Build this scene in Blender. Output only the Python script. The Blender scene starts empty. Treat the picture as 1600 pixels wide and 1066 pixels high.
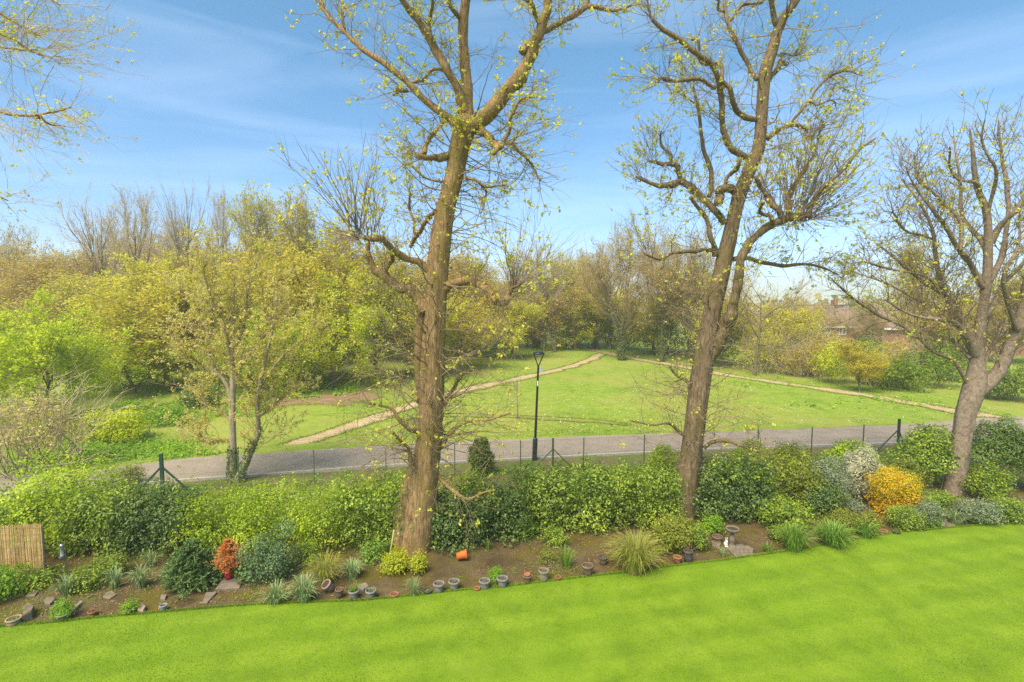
import bpy, math, random
import numpy as np

# ------------------------------------------------------------------ scene, camera, world, sun, exposure
SC = bpy.context.scene
COL = SC.collection
R = math.radians
CAM_H = 7.4                      # a second-floor window above the lawn
FPX = 800.0                      # focal length in pixels of the 1600 px wide photograph
PITCH = math.atan(63.0 / FPX)

cam = bpy.data.cameras.new("camera")
cam.sensor_width = 36.0
cam.lens = 36.0 * FPX / 1600.0
cam.clip_start = 0.1
cam.clip_end = 3000.0
camo = bpy.data.objects.new("camera", cam)
COL.objects.link(camo)
camo.location = (0, 0, CAM_H)
camo.rotation_euler = (math.pi / 2 - PITCH, 0, 0)
SC.camera = camo

SUN_EL, SUN_AZ = R(56), R(212)   # azimuth clockwise from +Y: behind the camera, to its left
w = bpy.data.worlds.new("World")
SC.world = w
w.use_nodes = True
nt = w.node_tree
nt.nodes.clear()
wo = nt.nodes.new("ShaderNodeOutputWorld")
bg = nt.nodes.new("ShaderNodeBackground")
sky = nt.nodes.new("ShaderNodeTexSky")
sky.sky_type = 'NISHITA'
sky.sun_disc = False
sky.sun_elevation = SUN_EL
sky.sun_rotation = SUN_AZ
sky.altitude = 0
sky.air_density = 1.0
sky.dust_density = 0.25
sky.ozone_density = 1.6
hsv = nt.nodes.new("ShaderNodeHueSaturation")
hsv.inputs["Saturation"].default_value = 1.26
hsv.inputs["Value"].default_value = 0.92
tc = nt.nodes.new("ShaderNodeTexCoord")
mp = nt.nodes.new("ShaderNodeMapping")
mp.inputs["Scale"].default_value = (1.1, 1.1, 7.0)
mp.inputs["Location"].default_value = (0.9, 0.35, 0.4)
mp.inputs["Rotation"].default_value = (0.02, 0.03, 0.5)
cn = nt.nodes.new("ShaderNodeTexNoise")
cn.inputs["Scale"].default_value = 1.7
cn.inputs["Detail"].default_value = 5.0
cn.inputs["Roughness"].default_value = 0.52
cn.inputs["Distortion"].default_value = 0.5
cr = nt.nodes.new("ShaderNodeValToRGB")
cr.color_ramp.elements[0].position = 0.48
cr.color_ramp.elements[1].position = 0.85
cr.color_ramp.elements[0].color = (0, 0, 0, 1)
cr.color_ramp.elements[1].color = (0.12, 0.12, 0.12, 1)
mix = nt.nodes.new("ShaderNodeMix")
mix.data_type = 'RGBA'
mix.inputs[7].default_value = (7.5, 8.2, 9.0, 1)     # thin high cloud
nt.links.new(tc.outputs["Generated"], mp.inputs["Vector"])
nt.links.new(mp.outputs[0], cn.inputs["Vector"])
nt.links.new(cn.outputs["Fac"], cr.inputs[0])
nt.links.new(sky.outputs[0], hsv.inputs["Color"])
# a clear spring sky: hold the pale band at the horizon down towards blue, alike all the way round
sxz = nt.nodes.new("ShaderNodeSeparateXYZ")
nt.links.new(tc.outputs["Generated"], sxz.inputs[0])
hr = nt.nodes.new("ShaderNodeValToRGB")
he = hr.color_ramp.elements
he[0].position = 0.0; he[0].color = (0.36, 0.45, 0.72, 1)
he[1].position = 0.46; he[1].color = (1.06, 0.98, 0.80, 1)
e_ = he.new(0.10); e_.color = (0.62, 0.65, 0.78, 1)
e_ = he.new(0.22); e_.color = (0.84, 0.80, 0.78, 1)
hm = nt.nodes.new("ShaderNodeMix"); hm.data_type = 'RGBA'; hm.blend_type = 'MULTIPLY'; hm.inputs[0].default_value = 1.0
nt.links.new(sxz.outputs[2], hr.inputs[0])
nt.links.new(hsv.outputs[0], hm.inputs[6]); nt.links.new(hr.outputs[0], hm.inputs[7])
nt.links.new(hm.outputs[2], mix.inputs[6])
nt.links.new(cr.outputs[0], mix.inputs[0])
nt.links.new(mix.outputs[2], bg.inputs["Color"])
bg.inputs["Strength"].default_value = 0.05
nt.links.new(bg.outputs[0], wo.inputs[0])

sl = bpy.data.lights.new("sun", 'SUN')
sl.energy = 1.5
sl.angle = R(38)
sl.color = (1.0, 0.875, 0.66)
slo = bpy.data.objects.new("sun", sl)
COL.objects.link(slo)
sd = np.array([math.sin(SUN_AZ) * math.cos(SUN_EL), math.cos(SUN_AZ) * math.cos(SUN_EL), math.sin(SUN_EL)])
from mathutils import Vector
slo.rotation_euler = Vector(tuple(sd)).to_track_quat('Z', 'Y').to_euler()
slo.location = (-20, -20, 40)

SC.view_settings.view_transform = 'Standard'
SC.view_settings.look = 'None'
SC.view_settings.exposure = 2.5
SC.view_settings.gamma = 1.0
SC.view_settings.use_curve_mapping = False
SC.render.engine = 'CYCLES'
SC.cycles.use_denoising = False
SC.cycles.max_bounces = 8
SC.cycles.diffuse_bounces = 5
SC.cycles.glossy_bounces = 2
SC.cycles.transmission_bounces = 5
SC.cycles.transparent_max_bounces = 4
SC.cycles.caustics_reflective = False
SC.cycles.caustics_refractive = False

# ------------------------------------------------------------------ helpers
cp, sp_ = math.cos(PITCH), math.sin(PITCH)
def ray(px, py):
    u = (px - 800.0) / FPX
    v = -(py - 533.0) / FPX
    return np.array([u, cp + v * sp_, -sp_ + v * cp])
def A(px, py, Y):
    "the point at depth Y that the photograph shows at this pixel"
    d = ray(px, py)
    return d * (Y / d[1]) + np.array([0, 0, CAM_H])
def G(px, py, z=0.0):
    d = ray(px, py)
    return d * ((z - CAM_H) / d[2]) + np.array([0, 0, CAM_H])

def nrm(a):
    return a / np.maximum(np.linalg.norm(a, axis=-1, keepdims=True), 1e-9)

class MB:
    def __init__(s):
        s.v, s.f, s.m, s.n = [], [], [], 0
    def add(s, v, f, mi=0):
        v = np.asarray(v, np.float64).reshape(-1, 3)
        f = np.asarray(f, np.int64)
        if len(f) == 0:
            return s
        s.v.append(v)
        s.f.append(f + s.n)
        s.m.append(np.full(len(f), mi, np.int32))
        s.n += len(v)
        return s
    def mesh(s, name, mats, smooth=True):
        me = bpy.data.meshes.new(name)
        V = np.concatenate(s.v)
        tot = np.concatenate([np.full(len(f), f.shape[1], np.int32) for f in s.f])
        L = np.concatenate([f.ravel() for f in s.f]).astype(np.int32)
        st = np.concatenate([[0], np.cumsum(tot)[:-1]]).astype(np.int32)
        me.vertices.add(len(V))
        me.vertices.foreach_set("co", V.ravel().astype(np.float32))
        me.loops.add(len(L))
        me.loops.foreach_set("vertex_index", L)
        me.polygons.add(len(tot))
        me.polygons.foreach_set("loop_start", st)
        for m in (mats if isinstance(mats, (list, tuple)) else [mats]):
            me.materials.append(m)
        me.polygons.foreach_set("material_index", np.concatenate(s.m))
        me.update(calc_edges=True)
        me.validate()
        me.polygons.foreach_set("use_smooth", np.full(len(me.polygons), bool(smooth)))
        return me
    def build(s, name, mats, parent=None, smooth=True, stuff=False):
        o = bpy.data.objects.new(name, s.mesh(name, mats, smooth))
        COL.objects.link(o)
        if parent is not None:
            o.parent = parent
        if stuff:
            o["kind"] = "stuff"
        return o

def tag(o, label=None, cat=None, group=None, kind=None):
    if label: o["label"] = label
    if cat: o["category"] = cat
    if group: o["group"] = group
    if kind: o["kind"] = kind
    return o
def thing(name, label, cat, loc=(0, 0, 0), rz=0.0, group=None, scale=None):
    o = bpy.data.objects.new(name, None)
    COL.objects.link(o)
    o.empty_display_size = 0.2
    o.location = tuple(loc)
    o.rotation_euler = (0, 0, rz)
    if scale is not None: o.scale = scale
    return tag(o, label, cat, group)
def struct(o):
    o["kind"] = "structure"
    return o
def link_mesh(name, me, parent, stuff=False):
    o = bpy.data.objects.new(name, me)
    COL.objects.link(o)
    o.parent = parent
    if stuff: o["kind"] = "stuff"
    return o
def copy_tree(src, loc, rz, scale, label, group=None):
    c = src.copy()
    COL.objects.link(c)
    c.location = tuple(loc); c.rotation_euler = (0, 0, rz); c.scale = scale
    c["label"] = label
    if group: c["group"] = group
    for ch in src.children:
        k = ch.copy()
        COL.objects.link(k)
        k.parent = c
    return c

# ---- geometry
def tubes(P, Rr, sides=3):
    "P (n,k,3) centre lines, Rr (n,k) radii -> verts, quads"
    P = np.asarray(P, float); Rr = np.asarray(Rr, float)
    n, k = P.shape[:2]
    T = np.empty_like(P)
    T[:, 1:-1] = P[:, 2:] - P[:, :-2]
    T[:, 0] = P[:, 1] - P[:, 0]
    T[:, -1] = P[:, -1] - P[:, -2]
    T = nrm(T)
    ov = nrm(P[:, -1] - P[:, 0])
    ref = np.where(np.abs(ov[:, 2:3]) < 0.8, np.array([[0, 0, 1.0]]), np.array([[0.6, -0.8, 0.0]]))
    ref = np.repeat(ref[:, None, :], k, 1)
    U = nrm(ref - (ref * T).sum(-1, keepdims=True) * T)
    W = np.cross(T, U)
    a = np.arange(sides) * 2 * math.pi / sides
    V = P[:, :, None, :] + Rr[:, :, None, None] * (np.cos(a)[None, None, :, None] * U[:, :, None, :] + np.sin(a)[None, None, :, None] * W[:, :, None, :])
    idx = np.arange(n * k * sides).reshape(n, k, sides)
    a0 = idx[:, :-1, :]; b0 = idx[:, 1:, :]
    a1 = np.roll(a0, -1, 2); b1 = np.roll(b0, -1, 2)
    F = np.stack([a0, a1, b1, b0], -1).reshape(-1, 4)
    return V.reshape(-1, 3), F

def spline(C, n):
    "Catmull-Rom through control rows C (m,d) -> (n,d)"
    C = np.asarray(C, float)
    m = len(C)
    if m == 2:
        t = np.linspace(0, 1, n)[:, None]
        return C[0] * (1 - t) + C[1] * t
    E = np.vstack([2 * C[0] - C[1], C, 2 * C[-1] - C[-2]])
    seg = np.linalg.norm(np.diff(C[:, :3], axis=0), axis=1)
    cum = np.concatenate([[0], np.cumsum(seg)])
    s = np.linspace(0, cum[-1], n)
    i = np.clip(np.searchsorted(cum, s, side='right') - 1, 0, m - 2)
    t = ((s - cum[i]) / np.maximum(seg[i], 1e-9))[:, None]
    p0, p1, p2, p3 = E[i], E[i + 1], E[i + 2], E[i + 3]
    return 0.5 * (2 * p1 + (p2 - p0) * t + (2 * p0 - 5 * p1 + 4 * p2 - p3) * t ** 2 + (3 * p1 - p0 - 3 * p2 + p3) * t ** 3)

def grow(rng, B, D, L, k, jit=0.25, up=0.0):
    n = len(B)
    P = np.empty((n, k + 1, 3)); P[:, 0] = B
    d = nrm(D)
    for j in range(k):
        d = d + rng.normal(0, jit, (n, 3)) * 0.6
        d[:, 2] += up
        d = nrm(d)
        P[:, j + 1] = P[:, j] + d * (L / k)[:, None]
    return P

def along(P, i, t):
    "point and tangent at parameter t on polyline i of P (n,k,3)"
    k = P.shape[1] - 1
    s = np.clip(t, 0, 0.9999) * k
    j = s.astype(int); f = (s - j)[:, None]
    a = P[i, j]; b = P[i, j + 1]
    return a * (1 - f) + b * f, nrm(b - a)

def sprout(rng, P, n, t0, t1, ang, w=None, spread=0.25):
    ln = np.linalg.norm(np.diff(P, axis=1), axis=2).sum(1)
    pr = ln / ln.sum() if w is None else w / w.sum()
    i = rng.choice(len(P), n, p=pr)
    t = rng.uniform(t0, t1, n)
    B, T = along(P, i, t)
    q = nrm(np.cross(T, rng.normal(0, 1, (n, 3))))
    a = R(ang) * (1 + rng.normal(0, spread, n))[:, None]
    return B, T * np.cos(a) + q * np.sin(a), i, t, ln[i]

def leaf_mesh(rng, C, N, size, aspect=0.6, X=None, fold=0.18):
    "rhombic folded leaves at C facing N"
    n = len(C)
    N = nrm(N)
    if X is None:
        X = rng.normal(0, 1, (n, 3))
    X = nrm(X - (X * N).sum(-1, keepdims=True) * N + 1e-6)
    Yv = np.cross(N, X)
    s = np.broadcast_to(np.asarray(size, float), (n,))[:, None]
    b = C - X * s * 0.5
    tip = C + X * s * 0.5
    l = C - X * s * 0.06 + Yv * s * aspect * 0.5 + N * s * fold
    r = C - X * s * 0.06 - Yv * s * aspect * 0.5 + N * s * fold
    V = np.stack([b, r, tip, l], 1).reshape(-1, 3)
    q = np.arange(n)[:, None] * 4
    F = np.concatenate([q + [0, 1, 2], q + [0, 2, 3]])
    return V, F

def lathe(prof, n=20, center=(0, 0, 0)):
    prof = np.asarray(prof, float)
    a = np.arange(n) * 2 * math.pi / n
    V = np.stack([prof[:, 0, None] * np.cos(a), prof[:, 0, None] * np.sin(a), np.repeat(prof[:, 1, None], n, 1)], -1)
    idx = np.arange(len(prof) * n).reshape(len(prof), n)
    a0, b0 = idx[:-1], idx[1:]
    F = np.stack([a0, np.roll(a0, -1, 1), np.roll(b0, -1, 1), b0], -1).reshape(-1, 4)
    return V.reshape(-1, 3) + np.asarray(center), F
def disc(r, z, n=20):
    a = np.arange(n) * 2 * math.pi / n
    V = np.stack([r * np.cos(a), r * np.sin(a), np.full(n, z)], 1)
    return V, np.arange(n)[None, :]
def box(c, s, rz=0.0, M=None):
    c = np.asarray(c, float); s = np.asarray(s, float) / 2
    V = np.array([[x, y, z] for x in (-1, 1) for y in (-1, 1) for z in (-1, 1)], float) * s
    if rz:
        cs, sn = math.cos(rz), math.sin(rz)
        V = V @ np.array([[cs, sn, 0], [-sn, cs, 0], [0, 0, 1]])
    if M is not None: V = V @ np.asarray(M).T
    F = np.array([[0, 1, 3, 2], [4, 6, 7, 5], [0, 4, 5, 1], [2, 3, 7, 6], [0, 2, 6, 4], [1, 5, 7, 3]])
    return V + c, F
def bar(p, q, r, sides=6):
    p = np.asarray(p, float); q = np.asarray(q, float)
    return tubes(np.stack([p, q])[None], np.full((1, 2), r), sides)
def capped(p, q, r0, r1, sides=8):
    V, F = tubes(np.stack([p, q])[None].astype(float), np.array([[r0, r1]]), sides)
    return V, F, np.array([list(range(sides))[::-1], list(range(sides, 2 * sides))])
def rot_xyz(rx, ry, rz):
    cx, sx, cy, sy, cz, sz = math.cos(rx), math.sin(rx), math.cos(ry), math.sin(ry), math.cos(rz), math.sin(rz)
    return np.array([[cz, -sz, 0], [sz, cz, 0], [0, 0, 1]]) @ np.array([[cy, 0, sy], [0, 1, 0], [-sy, 0, cy]]) @ np.array([[1, 0, 0], [0, cx, -sx], [0, sx, cx]])
def ellipsoid(c, r, n=12, m=8, M=None):
    th = np.linspace(0, math.pi, m + 1)
    prof = np.stack([np.maximum(np.sin(th), 0.001), -np.cos(th)], 1)
    V, F = lathe(prof, n)
    V = V * np.asarray(r, float)
    if M is not None: V = V @ np.asarray(M).T
    return V + np.asarray(c, float), F

def noise2(x, y, seed=0):
    "cheap smooth value noise"
    r = np.random.default_rng(seed)
    o = np.zeros_like(x, dtype=float)
    for k in range(7):
        f = 0.35 * 1.7 ** k
        a = r.uniform(0, 6.28); p = r.uniform(0, 6.28)
        o += np.sin((x * math.cos(a) + y * math.sin(a)) * f * 2.2 + p + 1.3 * np.sin((y * math.cos(a) - x * math.sin(a)) * f * 1.3 + p * 2)) / 1.45 ** k
    return o / 2.6

# ------------------------------------------------------------------ materials
def mat(name):
    m = bpy.data.materials.new(name)
    m.use_nodes = True
    n = m.node_tree
    n.nodes.clear()
    return m, n, n.nodes.new, n.links.new
def rampn(new, stops):
    r = new("ShaderNodeValToRGB")
    e = r.color_ramp.elements
    while len(e) < len(stops): e.new(0.5)
    for k, (p, c) in enumerate(stops):
        e[k].position = p
        e[k].color = (*c, 1)
    return r
def leaf_mat(name, cols, trans=0.35, rough=0.55, nscale=1.2, gloss=0.25, objvar=0.0):
    "cols: list of colours; per-leaf random picks along them, a soft noise shifts whole clumps"
    cols = [(min(.80, r * 1.48), min(.80, g * 1.44), min(.7, b_ * 1.35)) for r, g, b_ in cols]
    trans = min(.5, trans + .15)
    m, n, new, ln = mat(name)
    out = new("ShaderNodeOutputMaterial")
    geo = new("ShaderNodeNewGeometry")
    tcn = new("ShaderNodeTexCoord")
    nz = new("ShaderNodeTexNoise"); nz.inputs["Scale"].default_value = nscale; nz.inputs["Detail"].default_value = 2
    ln(tcn.outputs["Object"], nz.inputs["Vector"])
    a = new("ShaderNodeMath"); a.operation = 'MULTIPLY_ADD'; a.inputs[1].default_value = 0.55
    b = new("ShaderNodeMath"); b.operation = 'MULTIPLY_ADD'; b.inputs[1].default_value = 1.3; b.inputs[2].default_value = -0.42
    ln(geo.outputs["Random Per Island"], a.inputs[0])
    ln(nz.outputs["Fac"], b.inputs[0]); ln(b.outputs[0], a.inputs[2])
    rp = rampn(new, [(k / max(1, len(cols) - 1), c) for k, c in enumerate(cols)])
    ln(a.outputs[0], rp.inputs[0])
    c = rp.outputs[0]
    if objvar:
        oi = new("ShaderNodeObjectInfo")
        hs = new("ShaderNodeHueSaturation")
        mh = new("ShaderNodeMapRange"); mh.inputs[3].default_value = 0.5 - objvar * 0.5; mh.inputs[4].default_value = 0.5 + objvar * 0.35
        mv = new("ShaderNodeMapRange"); mv.inputs[3].default_value = 1 - objvar * 2; mv.inputs[4].default_value = 1 + objvar * 2
        ln(oi.outputs["Random"], mh.inputs[0]); ln(oi.outputs["Random"], mv.inputs[0])
        ln(mh.outputs[0], hs.inputs["Hue"]); ln(mv.outputs[0], hs.inputs["Value"]); ln(c, hs.inputs["Color"])
        c = hs.outputs[0]
    p = new("ShaderNodeBsdfPrincipled")
    p.inputs["Roughness"].default_value = rough
    p.inputs["Specular IOR Level"].default_value = gloss
    ln(c, p.inputs["Base Color"])
    t = new("ShaderNodeBsdfTranslucent")
    ln(c, t.inputs["Color"])
    mx = new("ShaderNodeMixShader"); mx.inputs[0].default_value = trans
    ln(p.outputs[0], mx.inputs[1]); ln(t.outputs[0], mx.inputs[2])
    ln(mx.outputs[0], out.inputs[0])
    return m
def bark_mat(name, c0, c1, c2, scale=9.0, stretch=0.18, moss=None, bump=0.6):
    m, n, new, ln = mat(name)
    out = new("ShaderNodeOutputMaterial"); p = new("ShaderNodeBsdfPrincipled")
    p.inputs["Roughness"].default_value = 0.9; p.inputs["Specular IOR Level"].default_value = 0.15
    tcn = new("ShaderNodeTexCoord"); mpn = new("ShaderNodeMapping")
    mpn.inputs["Scale"].default_value = (1, 1, stretch)
    ln(tcn.outputs["Object"], mpn.inputs["Vector"])
    nz = new("ShaderNodeTexNoise"); nz.inputs["Scale"].default_value = scale; nz.inputs["Detail"].default_value = 7; nz.inputs["Roughness"].default_value = 0.68; nz.inputs["Distortion"].default_value = 0.5
    ln(mpn.outputs[0], nz.inputs["Vector"])
    rp = rampn(new, [(0.32, c0), (0.5, c1), (0.68, c2)])
    ln(nz.outputs["Fac"], rp.inputs[0])
    c = rp.outputs[0]
    if moss:
        n2 = new("ShaderNodeTexNoise"); n2.inputs["Scale"].default_value = 1.6; n2.inputs["Detail"].default_value = 6; n2.inputs["Roughness"].default_value = 0.65
        ln(tcn.outputs["Object"], n2.inputs["Vector"])
        r2 = rampn(new, [(0.46, (0, 0, 0)), (0.64, (0.85, 0.85, 0.85))])
        ln(n2.outputs["Fac"], r2.inputs[0])
        mx = new("ShaderNodeMix"); mx.data_type = 'RGBA'; mx.inputs[7].default_value = (*moss, 1)
        ln(r2.outputs[0], mx.inputs[0]); ln(c, mx.inputs[6])
        c = mx.outputs[2]
    ln(c, p.inputs["Base Color"])
    bm = new("ShaderNodeBump"); bm.inputs["Strength"].default_value = bump; bm.inputs["Distance"].default_value = 0.04
    ln(nz.outputs["Fac"], bm.inputs["Height"]); ln(bm.outputs[0], p.inputs["Normal"])
    ln(p.outputs[0], out.inputs[0])
    return m
def rough_mat(name, c0, c1, scale=8.0, rough=0.8, bump=0.3, spec=0.25, detail=5, c2=None, metal=0.0, dist=0.02):
    m, n, new, ln = mat(name)
    out = new("ShaderNodeOutputMaterial"); p = new("ShaderNodeBsdfPrincipled")
    p.inputs["Roughness"].default_value = rough; p.inputs["Specular IOR Level"].default_value = spec; p.inputs["Metallic"].default_value = metal
    tcn = new("ShaderNodeTexCoord")
    nz = new("ShaderNodeTexNoise"); nz.inputs["Scale"].default_value = scale; nz.inputs["Detail"].default_value = detail; nz.inputs["Roughness"].default_value = 0.62
    ln(tcn.outputs["Object"], nz.inputs["Vector"])
    st = [(0.35, c0), (0.65, c1)] if c2 is None else [(0.3, c0), (0.5, c1), (0.7, c2)]
    rp = rampn(new, st)
    ln(nz.outputs["Fac"], rp.inputs[0]); ln(rp.outputs[0], p.inputs["Base Color"])
    if bump:
        bm = new("ShaderNodeBump"); bm.inputs["Strength"].default_value = bump; bm.inputs["Distance"].default_value = dist
        ln(nz.outputs["Fac"], bm.inputs["Height"]); ln(bm.outputs[0], p.inputs["Normal"])
    ln(p.outputs[0], out.inputs[0])
    return m
def ground_mat(name, base, patches, fine=(0.75, 1.25), bump=0.5, fscale=26.0):
    "base: colour ramp by mid noise; patches: (scale, lo, hi, colour, amount) layers laid over; fine grain multiplies"
    m, n, new, ln = mat(name)
    out = new("ShaderNodeOutputMaterial"); p = new("ShaderNodeBsdfPrincipled")
    p.inputs["Roughness"].default_value = 0.9; p.inputs["Specular IOR Level"].default_value = 0.12
    tcn = new("ShaderNodeTexCoord")
    nz = new("ShaderNodeTexNoise"); nz.inputs["Scale"].default_value = 1.4; nz.inputs["Detail"].default_value = 6; nz.inputs["Roughness"].default_value = 0.6
    ln(tcn.outputs["Object"], nz.inputs["Vector"])
    rp = rampn(new, [(0.28 + 0.44 * k / (len(base) - 1), c) for k, c in enumerate(base)])
    ln(nz.outputs["Fac"], rp.inputs[0])
    c = rp.outputs[0]
    for k, (sc, lo, hi, colr, amt) in enumerate(patches):
        n2 = new("ShaderNodeTexNoise"); n2.inputs["Scale"].default_value = sc; n2.inputs["Detail"].default_value = 6; n2.inputs["Roughness"].default_value = 0.62
        mpn = new("ShaderNodeMapping"); mpn.inputs["Location"].default_value = (13.7 * k + 3, -7.1 * k, 2.3 * k)
        ln(tcn.outputs["Object"], mpn.inputs["Vector"]); ln(mpn.outputs[0], n2.inputs["Vector"])
        r2 = rampn(new, [(lo, (0, 0, 0)), (hi, (amt, amt, amt))])
        ln(n2.outputs["Fac"], r2.inputs[0])
        mx = new("ShaderNodeMix"); mx.data_type = 'RGBA'; mx.inputs[7].default_value = (*colr, 1)
        ln(r2.outputs[0], mx.inputs[0]); ln(c, mx.inputs[6])
        c = mx.outputs[2]
    n3 = new("ShaderNodeTexNoise"); n3.inputs["Scale"].default_value = fscale; n3.inputs["Detail"].default_value = 4; n3.inputs["Roughness"].default_value = 0.7
    ln(tcn.outputs["Object"], n3.inputs["Vector"])
    r3 = rampn(new, [(0.3, (fine[0],) * 3), (0.7, (fine[1],) * 3)])
    ln(n3.outputs["Fac"], r3.inputs[0])
    mm = new("ShaderNodeMix"); mm.data_type = 'RGBA'; mm.blend_type = 'MULTIPLY'; mm.inputs[0].default_value = 1.0
    ln(c, mm.inputs[6]); ln(r3.outputs[0], mm.inputs[7])
    ln(mm.outputs[2], p.inputs["Base Color"])
    bm = new("ShaderNodeBump"); bm.inputs["Strength"].default_value = bump; bm.inputs["Distance"].default_value = 0.03
    ln(n3.outputs["Fac"], bm.inputs["Height"]); ln(bm.outputs[0], p.inputs["Normal"])
    ln(p.outputs[0], out.inputs[0])
    return m
def flat_mat(name, c, rough=0.5, metal=0.0, spec=0.4):
    return rough_mat(name, tuple(x * 0.88 for x in c), tuple(min(1, x * 1.1) for x in c), 14, rough, 0.12, spec, 4, metal=metal)
# ------------------------------------------------------------------ palette
M_lawn = ground_mat("lawn_grass", [(0.104, 0.178, 0.009), (0.142, 0.230, 0.013), (0.177, 0.263, 0.019)],
                    [(0.35, 0.5, 0.72, (0.134, 0.244, 0.012), 0.6), (0.8, 0.60, 0.75, (0.151, 0.224, 0.027), 0.5)], (0.82, 1.18), 0.5, 38)
M_field = ground_mat("park_grass", [(0.125, 0.197, 0.020), (0.179, 0.256, 0.029), (0.228, 0.294, 0.042)],
                     [(0.09, 0.44, 0.58, (0.251, 0.260, 0.059), 0.75), (0.5, 0.60, 0.74, (0.251, 0.244, 0.092), 0.5), (0.28, 0.55, 0.7, (0.099, 0.185, 0.015), 0.6)], (0.7, 1.3), 0.8, 12)
M_soil = ground_mat("bed_soil", [(0.067, 0.047, 0.023), (0.105, 0.077, 0.039), (0.137, 0.104, 0.054)],
                    [(0.7, 0.47, 0.62, (0.112, 0.095, 0.014), 0.8), (2.5, 0.58, 0.70, (0.045, 0.029, 0.014), 0.8), (5.0, 0.64, 0.72, (0.172, 0.135, 0.070), 0.6)], (0.6, 1.4), 1.0, 30)
M_verge = ground_mat("verge_earth", [(0.115, 0.094, 0.043), (0.162, 0.135, 0.059), (0.153, 0.164, 0.042)],
                     [(0.9, 0.48, 0.62, (0.098, 0.156, 0.021), 0.85), (3.0, 0.6, 0.7, (0.204, 0.156, 0.084), 0.6)], (0.6, 1.4), 1.0, 22)
M_road = ground_mat("asphalt", [(0.217, 0.180, 0.145), (0.260, 0.216, 0.175), (0.292, 0.244, 0.199)],
                    [(0.35, 0.55, 0.72, (0.329, 0.278, 0.228), 0.7), (1.6, 0.62, 0.70, (0.180, 0.146, 0.114), 0.5), (0.9, 0.66, 0.72, (0.382, 0.323, 0.262), 0.5)], (0.8, 1.2), 0.35, 30)
M_dirt = ground_mat("trodden_dirt", [(0.289, 0.213, 0.115), (0.380, 0.289, 0.170), (0.454, 0.361, 0.225)],
                   [(0.8, 0.58, 0.70, (0.238, 0.240, 0.060), 0.7)], (0.75, 1.25), 0.6, 18)
M_mud = ground_mat("bare_earth", [(0.150, 0.099, 0.056), (0.215, 0.144, 0.084), (0.260, 0.180, 0.108)],
                   [(0.6, 0.52, 0.66, (0.150, 0.180, 0.032), 0.8)], (0.7, 1.3), 0.8, 14)
M_track = ground_mat("worn_grass", [(0.150, 0.190, 0.026), (0.200, 0.225, 0.045), (0.235, 0.225, 0.075)], [(0.9, 0.5, 0.65, (0.26, 0.215, 0.125), 0.6)], (0.75, 1.25), 0.6, 16)
M_kerb = rough_mat("concrete_edging", (0.30, 0.28, 0.25), (0.42, 0.40, 0.36), 9)
M_blade = leaf_mat("lawn_blade", [(0.094, 0.177, 0.009), (0.141, 0.236, 0.012), (0.184, 0.279, 0.019)], 0.22, 0.6, 0.5, 0.15)

def mow(m):
    n_ = m.node_tree; new, ln = n_.nodes.new, n_.links.new
    pr = [k for k in n_.nodes if k.type == 'BSDF_PRINCIPLED'][0]
    src = pr.inputs["Base Color"].links[0].from_socket
    tcn = new("ShaderNodeTexCoord"); mpn = new("ShaderNodeMapping"); mpn.inputs["Rotation"].default_value = (0, 0, R(-13))
    wv = new("ShaderNodeTexWave"); wv.wave_type = 'BANDS'; wv.bands_direction = 'Y'; wv.inputs["Scale"].default_value = 0.33; wv.inputs["Distortion"].default_value = 1.2; wv.inputs["Detail"].default_value = 2; wv.inputs["Detail Scale"].default_value = 0.6
    rp = rampn(new, [(0.2, (0.90, 0.925, 0.90)), (0.8, (1.05, 1.03, 1.05))])
    mx = new("ShaderNodeMix"); mx.data_type = 'RGBA'; mx.blend_type = 'MULTIPLY'; mx.inputs[0].default_value = 1.0
    ln(tcn.outputs["Object"], mpn.inputs["Vector"]); ln(mpn.outputs[0], wv.inputs["Vector"]); ln(wv.outputs["Fac"], rp.inputs[0])
    ln(src, mx.inputs[6]); ln(rp.outputs[0], mx.inputs[7]); ln(mx.outputs[2], pr.inputs["Base Color"])
mow(M_lawn)

# ------------------------------------------------------------------ ground
def hgt(x, y):
    x = np.asarray(x, float); y = np.asarray(y, float)
    far = np.clip((y - 66) / 22, 0, 1) * np.clip((x - 22) / 14, 0, 1)
    near = np.clip((y - 22) / 6, 0, 1)
    roll = np.sin(x * .11 + 1.3 * np.sin(y * .07)) + np.sin(y * .13 + 2 + np.sin(x * .05)) + .6 * np.sin(x * .23 - y * .19 + 1)
    return 0.06 * roll * near - 2.0 * far * far * (3 - 2 * far) - 0.16 * (1 - near)

def grid(xs, ys, zf):
    Xg, Yg = np.meshgrid(xs, ys)
    V = np.stack([Xg, Yg, zf(Xg, Yg)], -1).reshape(-1, 3)
    idx = np.arange(V.shape[0]).reshape(Xg.shape)
    F = np.stack([idx[:-1, :-1], idx[:-1, 1:], idx[1:, 1:], idx[1:, :-1]], -1).reshape(-1, 4)
    return V, F
xs = np.concatenate([np.linspace(-900, -90, 16)[:-1], np.arange(-90, 100, 1.5), np.linspace(101, 900, 16)])
ys = np.concatenate([np.linspace(-60, 18, 14)[:-1], np.arange(18, 110, 1.2), np.linspace(112, 1400, 24)])
o = MB().add(*grid(xs, ys, hgt)).build("ground", M_field)
tag(o, "wide flat green park field reaching back to the woods", kind="structure")

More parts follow.
